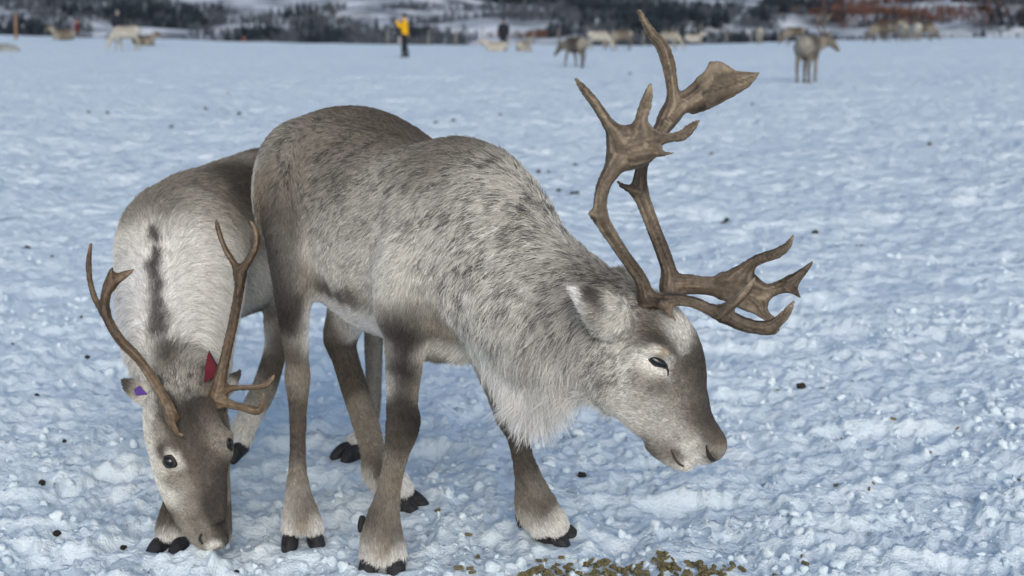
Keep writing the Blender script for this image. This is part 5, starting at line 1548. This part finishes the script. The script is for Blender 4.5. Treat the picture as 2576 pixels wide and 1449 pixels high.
cam_at = Vector(p1.location) + Vector((-0.44, 0, 1.60))
ck = empty('handheld_camera', cam_at, 'black camera held up by the person in yellow', 'camera', None, math.pi)
box_part('camera_body', (0.07, 0.14, 0.10), (0, 0, 0), M['black_trim'], ck)
bm = bmesh.new(); bmesh.ops.create_cone(bm, cap_ends=True, segments=20, radius1=0.04, radius2=0.045, depth=0.11)
bmesh.ops.rotate(bm, verts=bm.verts, cent=(0, 0, 0), matrix=Matrix.Rotation(math.pi / 2, 3, 'Y'))
me = bpy.data.meshes.new('lens'); bm.to_mesh(me); bm.free(); me.materials.append(M['black_trim'])
o = bpy.data.objects.new('lens', me); COL.objects.link(o); o.parent = ck; o.location = (0.085, 0, 0)
# grey bag at the hip
s = Sdf((-0.3, -0.3, 0.3), (0.3, 0.3, 1.1), 0.016)
s.tube([((0, 0, 0.88), np.array([0.05, 0, 0]), 0.10), ((0.0, 0, 0.72), np.array([0.08, 0, 0]), 0.13), ((0.02, 0, 0.58), np.array([0.07, 0, 0]), 0.11)], 0.04)
a, b = s.mesh(); a = a + np.array(p1.location) + np.array([-0.20, -0.18, 0.0])
tag(link('shoulder_bag', mesh_from('shoulder_bag', a, b), cloth('grey_bag', (0.32, 0.31, 0.31))), 'pale grey bag hanging at the hip of the person in yellow', 'bag')

# ------------------------------------------------------------------ fence, pole, log
M['post'] = mat_noise('weathered_post', [(0.3, (0.17, 0.165, 0.155)), (0.7, (0.30, 0.285, 0.265))], 6, 0.8, 0.1, 0.01)
M['pole'] = mat_noise('tan_pole', [(0.3, (0.17, 0.105, 0.065)), (0.7, (0.28, 0.19, 0.125))], 6, 0.8, 0.1, 0.01)


def stake(name, height, r, seed):
    rr = np.random.default_rng(seed)
    s = Sdf((-0.4, -0.4, -0.2), (0.4, 0.4, height + 0.2), max(0.02, r * 0.28))
    lean = rr.normal(size=2) * 0.03
    s.tube([((lean[0] * t, lean[1] * t, height * t - 0.1), np.array([r * (1.05 - 0.2 * t), 0, 0]), r * (1.05 - 0.2 * t)) for t in (0, 0.35, 0.7, 1.0)], 0.02, cap=0.4)
    a, b = s.mesh()
    return mesh_from(name, a, b)


stakes = [stake('fence_post', 1.0 + 0.12 * i, 0.048, i) for i in range(4)]
for m_ in stakes: m_.materials.append(M['post'])
ORD = 'first second third fourth fifth sixth seventh eighth ninth tenth eleventh twelfth thirteenth fourteenth last'.split()
for i, u in enumerate((975, 1078, 1147, 1212, 1279, 1342, 1405, 1478, 1545, 1618, 1690, 1760, 1827, 1889, 1959)):
    o = bpy.data.objects.new('fence_post', stakes[i % 4]); COL.objects.link(o)
    yy_ = 90.5
    q = P(u, 110, yy_)
    o.location = (q[0], yy_, float(base_z(q[0], yy_)) - 0.05)
    tag(o, ORD[i] + ' pale fence post from the left along the far rim of the field', 'fence post', 'posts of the far fence')
g = P(40, 90, 80.0); g[2] = float(base_z(g[0], 80.0))
o = link('wooden_pole', stake('wooden_pole', 1.5, 0.085, 40), M['pole']); o.location = g; o.rotation_euler = (0, math.radians(4), 0)
tag(o, 'leaning tan wooden pole at the far left of the field rim', 'pole')
g = ground_hit(8, 130)
s = Sdf((-1.0, -0.4, -0.1), (1.0, 0.4, 0.6), 0.02)
s.tube([((-0.75, 0, 0.10), np.array([0, 0, 0.13]), 0.15), ((-0.2, 0.02, 0.16), np.array([0, 0, 0.19]), 0.2), ((0.35, 0, 0.14), np.array([0, 0, 0.16]), 0.18), ((0.62, 0, 0.08), np.array([0, 0, 0.10]), 0.12)], 0.03)
s.tube([((0.1, -0.1, 0.25), np.array([0, 0, 0.05]), 0.06), ((0.3, -0.2, 0.33), np.array([0, 0, 0.03]), 0.03)], 0.03)
a, b = s.mesh(); nlog = vert_normals(a, b); a = a + nlog * (0.03 * (noise3(a * 9, 2) - 0.5))[:, None]
o = link('driftwood_log', mesh_from('driftwood_log', a, b), mat_noise('grey_log', [(0.3, (0.13, 0.14, 0.14)), (0.7, (0.34, 0.36, 0.36))], 5, 0.9, 0.1, 0.02)); o.location = g
tag(o, 'grey lump of wood lying on the snow at the left edge', 'log')

# ------------------------------------------------------------------ feed pellets and droppings
M['pellet'] = mat_noise('feed_pellet', [(0.3, (0.085, 0.074, 0.036)), (0.5, (0.17, 0.148, 0.078)), (0.7, (0.28, 0.245, 0.145))], 180, 0.85, 0.1, 0.002)
M['dung'] = mat_noise('dropping', [(0.3, (0.012, 0.012, 0.010)), (0.7, (0.05, 0.046, 0.036))], 90, 0.7, 0.2, 0.003)


def pellet_mesh(seed):
    r = np.random.default_rng(seed)
    ln, rd = 0.018 + 0.014 * r.random(), 0.0052 + 0.0012 * r.random()
    nseg = 9
    V, F = [], []
    for k, (x, q) in enumerate(((-0.5, 0.80), (-0.42, 1.0), (0.0, 1.03), (0.40, 1.0), (0.5, 0.82))):
        for j in range(nseg):
            t = 2 * math.pi * j / nseg
            w = rd * q * (1 + 0.14 * r.normal())
            V.append((x * ln + 0.0012 * r.normal(), w * math.cos(t), w * math.sin(t) + rd))
    for k in range(4):
        for j in range(nseg):
            j2 = (j + 1) % nseg
            F.append((k * nseg + j, k * nseg + j2, (k + 1) * nseg + j2, (k + 1) * nseg + j))
    F.append(tuple(range(nseg))[::-1]); F.append(tuple(range(4 * nseg, 5 * nseg)))
    me = bpy.data.meshes.new('feed_pellet'); me.from_pydata(V, [], F); me.update()
    me.materials.append(M['pellet'])
    return me


PM = [pellet_mesh(i) for i in range(9)]
rp_ = np.random.default_rng(5)


def pellet(u, v, lift, label, group, tilt=0.25):
    g = ground_hit(u, v)
    z = float(snow_at(g[0], g[1])[0])
    o = bpy.data.objects.new('feed_pellet', PM[rp_.integers(9)]); COL.objects.link(o)
    o.location = (g[0], g[1], z + lift - 0.002)
    o.rotation_euler = (rp_.normal() * tilt, rp_.normal() * tilt, rp_.random() * 6.28)
    k_ = (0.45 + 0.3 * rp_.random()) if (u > 1830 and v < 1300) else 0.6 + 0.3 * rp_.random()
    o.scale = (k_ * (0.7 + 0.5 * rp_.random()), k_, k_)
    return tag(o, label, 'feed pellet', group)


heaps = [(540, 290, 8), (600, 275, 8), (650, 262, 6), (745, 228, 3), (790, 262, 4), (870, 245, 5), (890, 275, 6), (1010, 195, 7), (1060, 225, 4), (1125, 190, 6), (1205, 208, 6), (1250, 232, 5), (1330, 214, 6), (1385, 186, 7), (1100, 285, 5), (1050, 295, 5), (1160, 280, 5), (1380, 250, 5),
         (1430, 272, 4), (1535, 185, 8), (1580, 170, 6), (1600, 222, 9), (1640, 242, 9), (1560, 236, 6), (1780, 215, 5), (1850, 238, 8), (1905, 250, 6), (1850, 288, 9), (1880, 302, 7), (1720, 300, 6), (1640, 290, 6), (1480, 305, 4), (2000, 268, 3), (2020, 286, 2), (480, 305, 5), (700, 300, 6), (830, 300, 5), (940, 308, 4), (1280, 300, 5), (1200, 308, 4), (1550, 312, 6), (1750, 318, 6), (1950, 312, 4)]
PILE_L = 'small olive brown feed pellet in the heap strewn before the big reindeer'
for x, y_, k in heaps:
    for i in range(k):
        dx, dy = rp_.normal() * 24, rp_.normal() * 9
        pellet(1140 + (x + dx) * 0.3385, 1341.6 + (y_ + dy) * 0.3385, 0.0 if i < k * 0.6 else 0.009, PILE_L, 'feed pellets in the heap', 0.3)
STRAY_L = 'lone olive feed pellet lying apart on the trampled snow'
strays = [(1140 + x * 0.3385, 1341.6 + y_ * 0.3385) for x, y_ in ((40, 295), (125, 292), (145, 300), (345, 305), (635, 160), (690, 182), (805, 157), (870, 180), (1325, 170), (1755, 182), (1780, 184), (2075, 245), (2150, 243), (2400, 275), (180, 168))]
strays += [(1811 + x * 0.3981, 872 + y_ * 0.3981) for x, y_ in ((70, 470), (365, 240), (450, 262), (740, 300), (770, 292), (760, 286), (650, 228), (835, 200), (770, 518), (1095, 448), (1030, 482), (930, 556), (815, 582), (822, 622), (1330, 608), (1505, 490), (1630, 515), (1855, 740), (970, 825), (945, 852), (1890, 760), (1825, 618), (520, 1300), (540, 1340), (545, 1362), (742, 818), (1785, 610), (1855, 540), (1650, 395))]
strays += [(1102, 1268), (1243, 1142), (1178, 1335)]
for u, v in strays:
    pellet(u, v, 0.003, STRAY_L, 'stray feed pellets')


def lump_mesh(name, seed, sub=3, amp=0.5):
    V, F = ico(sub)
    V = V * (1 - amp / 2 + amp * noise3(V * 1.9 + seed * 5, seed))[:, None] * (0.92 + 0.16 * noise3(V * 6 + seed, seed + 9))[:, None]
    return mesh_from(name, V, F)


DM = [lump_mesh('dropping', i, 2, 0.4) for i in range(5)]
for m_ in DM: m_.materials.append(M['dung'])
drops = [(222, 282), (271, 289), (573, 237), (602, 287), (432, 322), (518, 279), (118, 637), (130, 638), (68, 610), (30, 845), (48, 890), (93, 998), (162, 1112), (105, 1207), (143, 1340), (308, 1343), (1893, 262), (2338, 368), (1405, 480), (1440, 488), (1452, 488), (1355, 443), (1380, 440), (1828, 554), (1820, 556), (1556, 660), (2168, 610), (2155, 606), (2050, 590), (2020, 590), (1258, 292), (1140, 306), (1097, 316), (1448, 412), (1790, 388), (1585, 186), (1540, 120), (205, 800), (265, 990), (220, 900), (595, 1407)]
for i, (u, v) in enumerate(drops):
    g = ground_hit(u, v)
    near_ = g[1] < 9
    z = float(snow_at(g[0], g[1])[0]) if near_ else float(snow_z(g[:1], g[1:2], np.array([0.0018 * g[1]]))[0])
    o = bpy.data.objects.new('dropping', DM[i % 5]); COL.objects.link(o)
    r_ = 0.009 * (0.8 + 0.5 * rp_.random()) if near_ else 0.010 + 0.0009 * g[1] * (0.7 + 0.5 * rp_.random())
    o.location = (g[0], g[1], z + r_ * 0.5); o.scale = (r_ * 1.15, r_, r_ * 0.85); o.rotation_euler = (0, 0, rp_.random() * 6)
    tag(o, 'small dark dropping lying on the snow', 'dropping', 'small dark droppings dotted over the field')
for (u, v), sc_, lab, sd_ in (((2016, 962), (0.018, 0.013, 0.012), 'largest dark dung clump, on the snow right of the big reindeer', 31), ((1464, 1182), (0.0125, 0.0125, 0.0125), 'round dark dung ball below the chin of the big reindeer', 32)):
    g = ground_hit(u, v)
    m_ = lump_mesh('dung_clump', sd_, 3, 0.55); m_.materials.append(M['dung'])
    o = bpy.data.objects.new('dung_clump', m_); COL.objects.link(o)
    o.location = (g[0], g[1], float(snow_at(g[0], g[1])[0]) + sc_[2] * 0.7); o.scale = sc_
    tag(o, lab, 'dung')
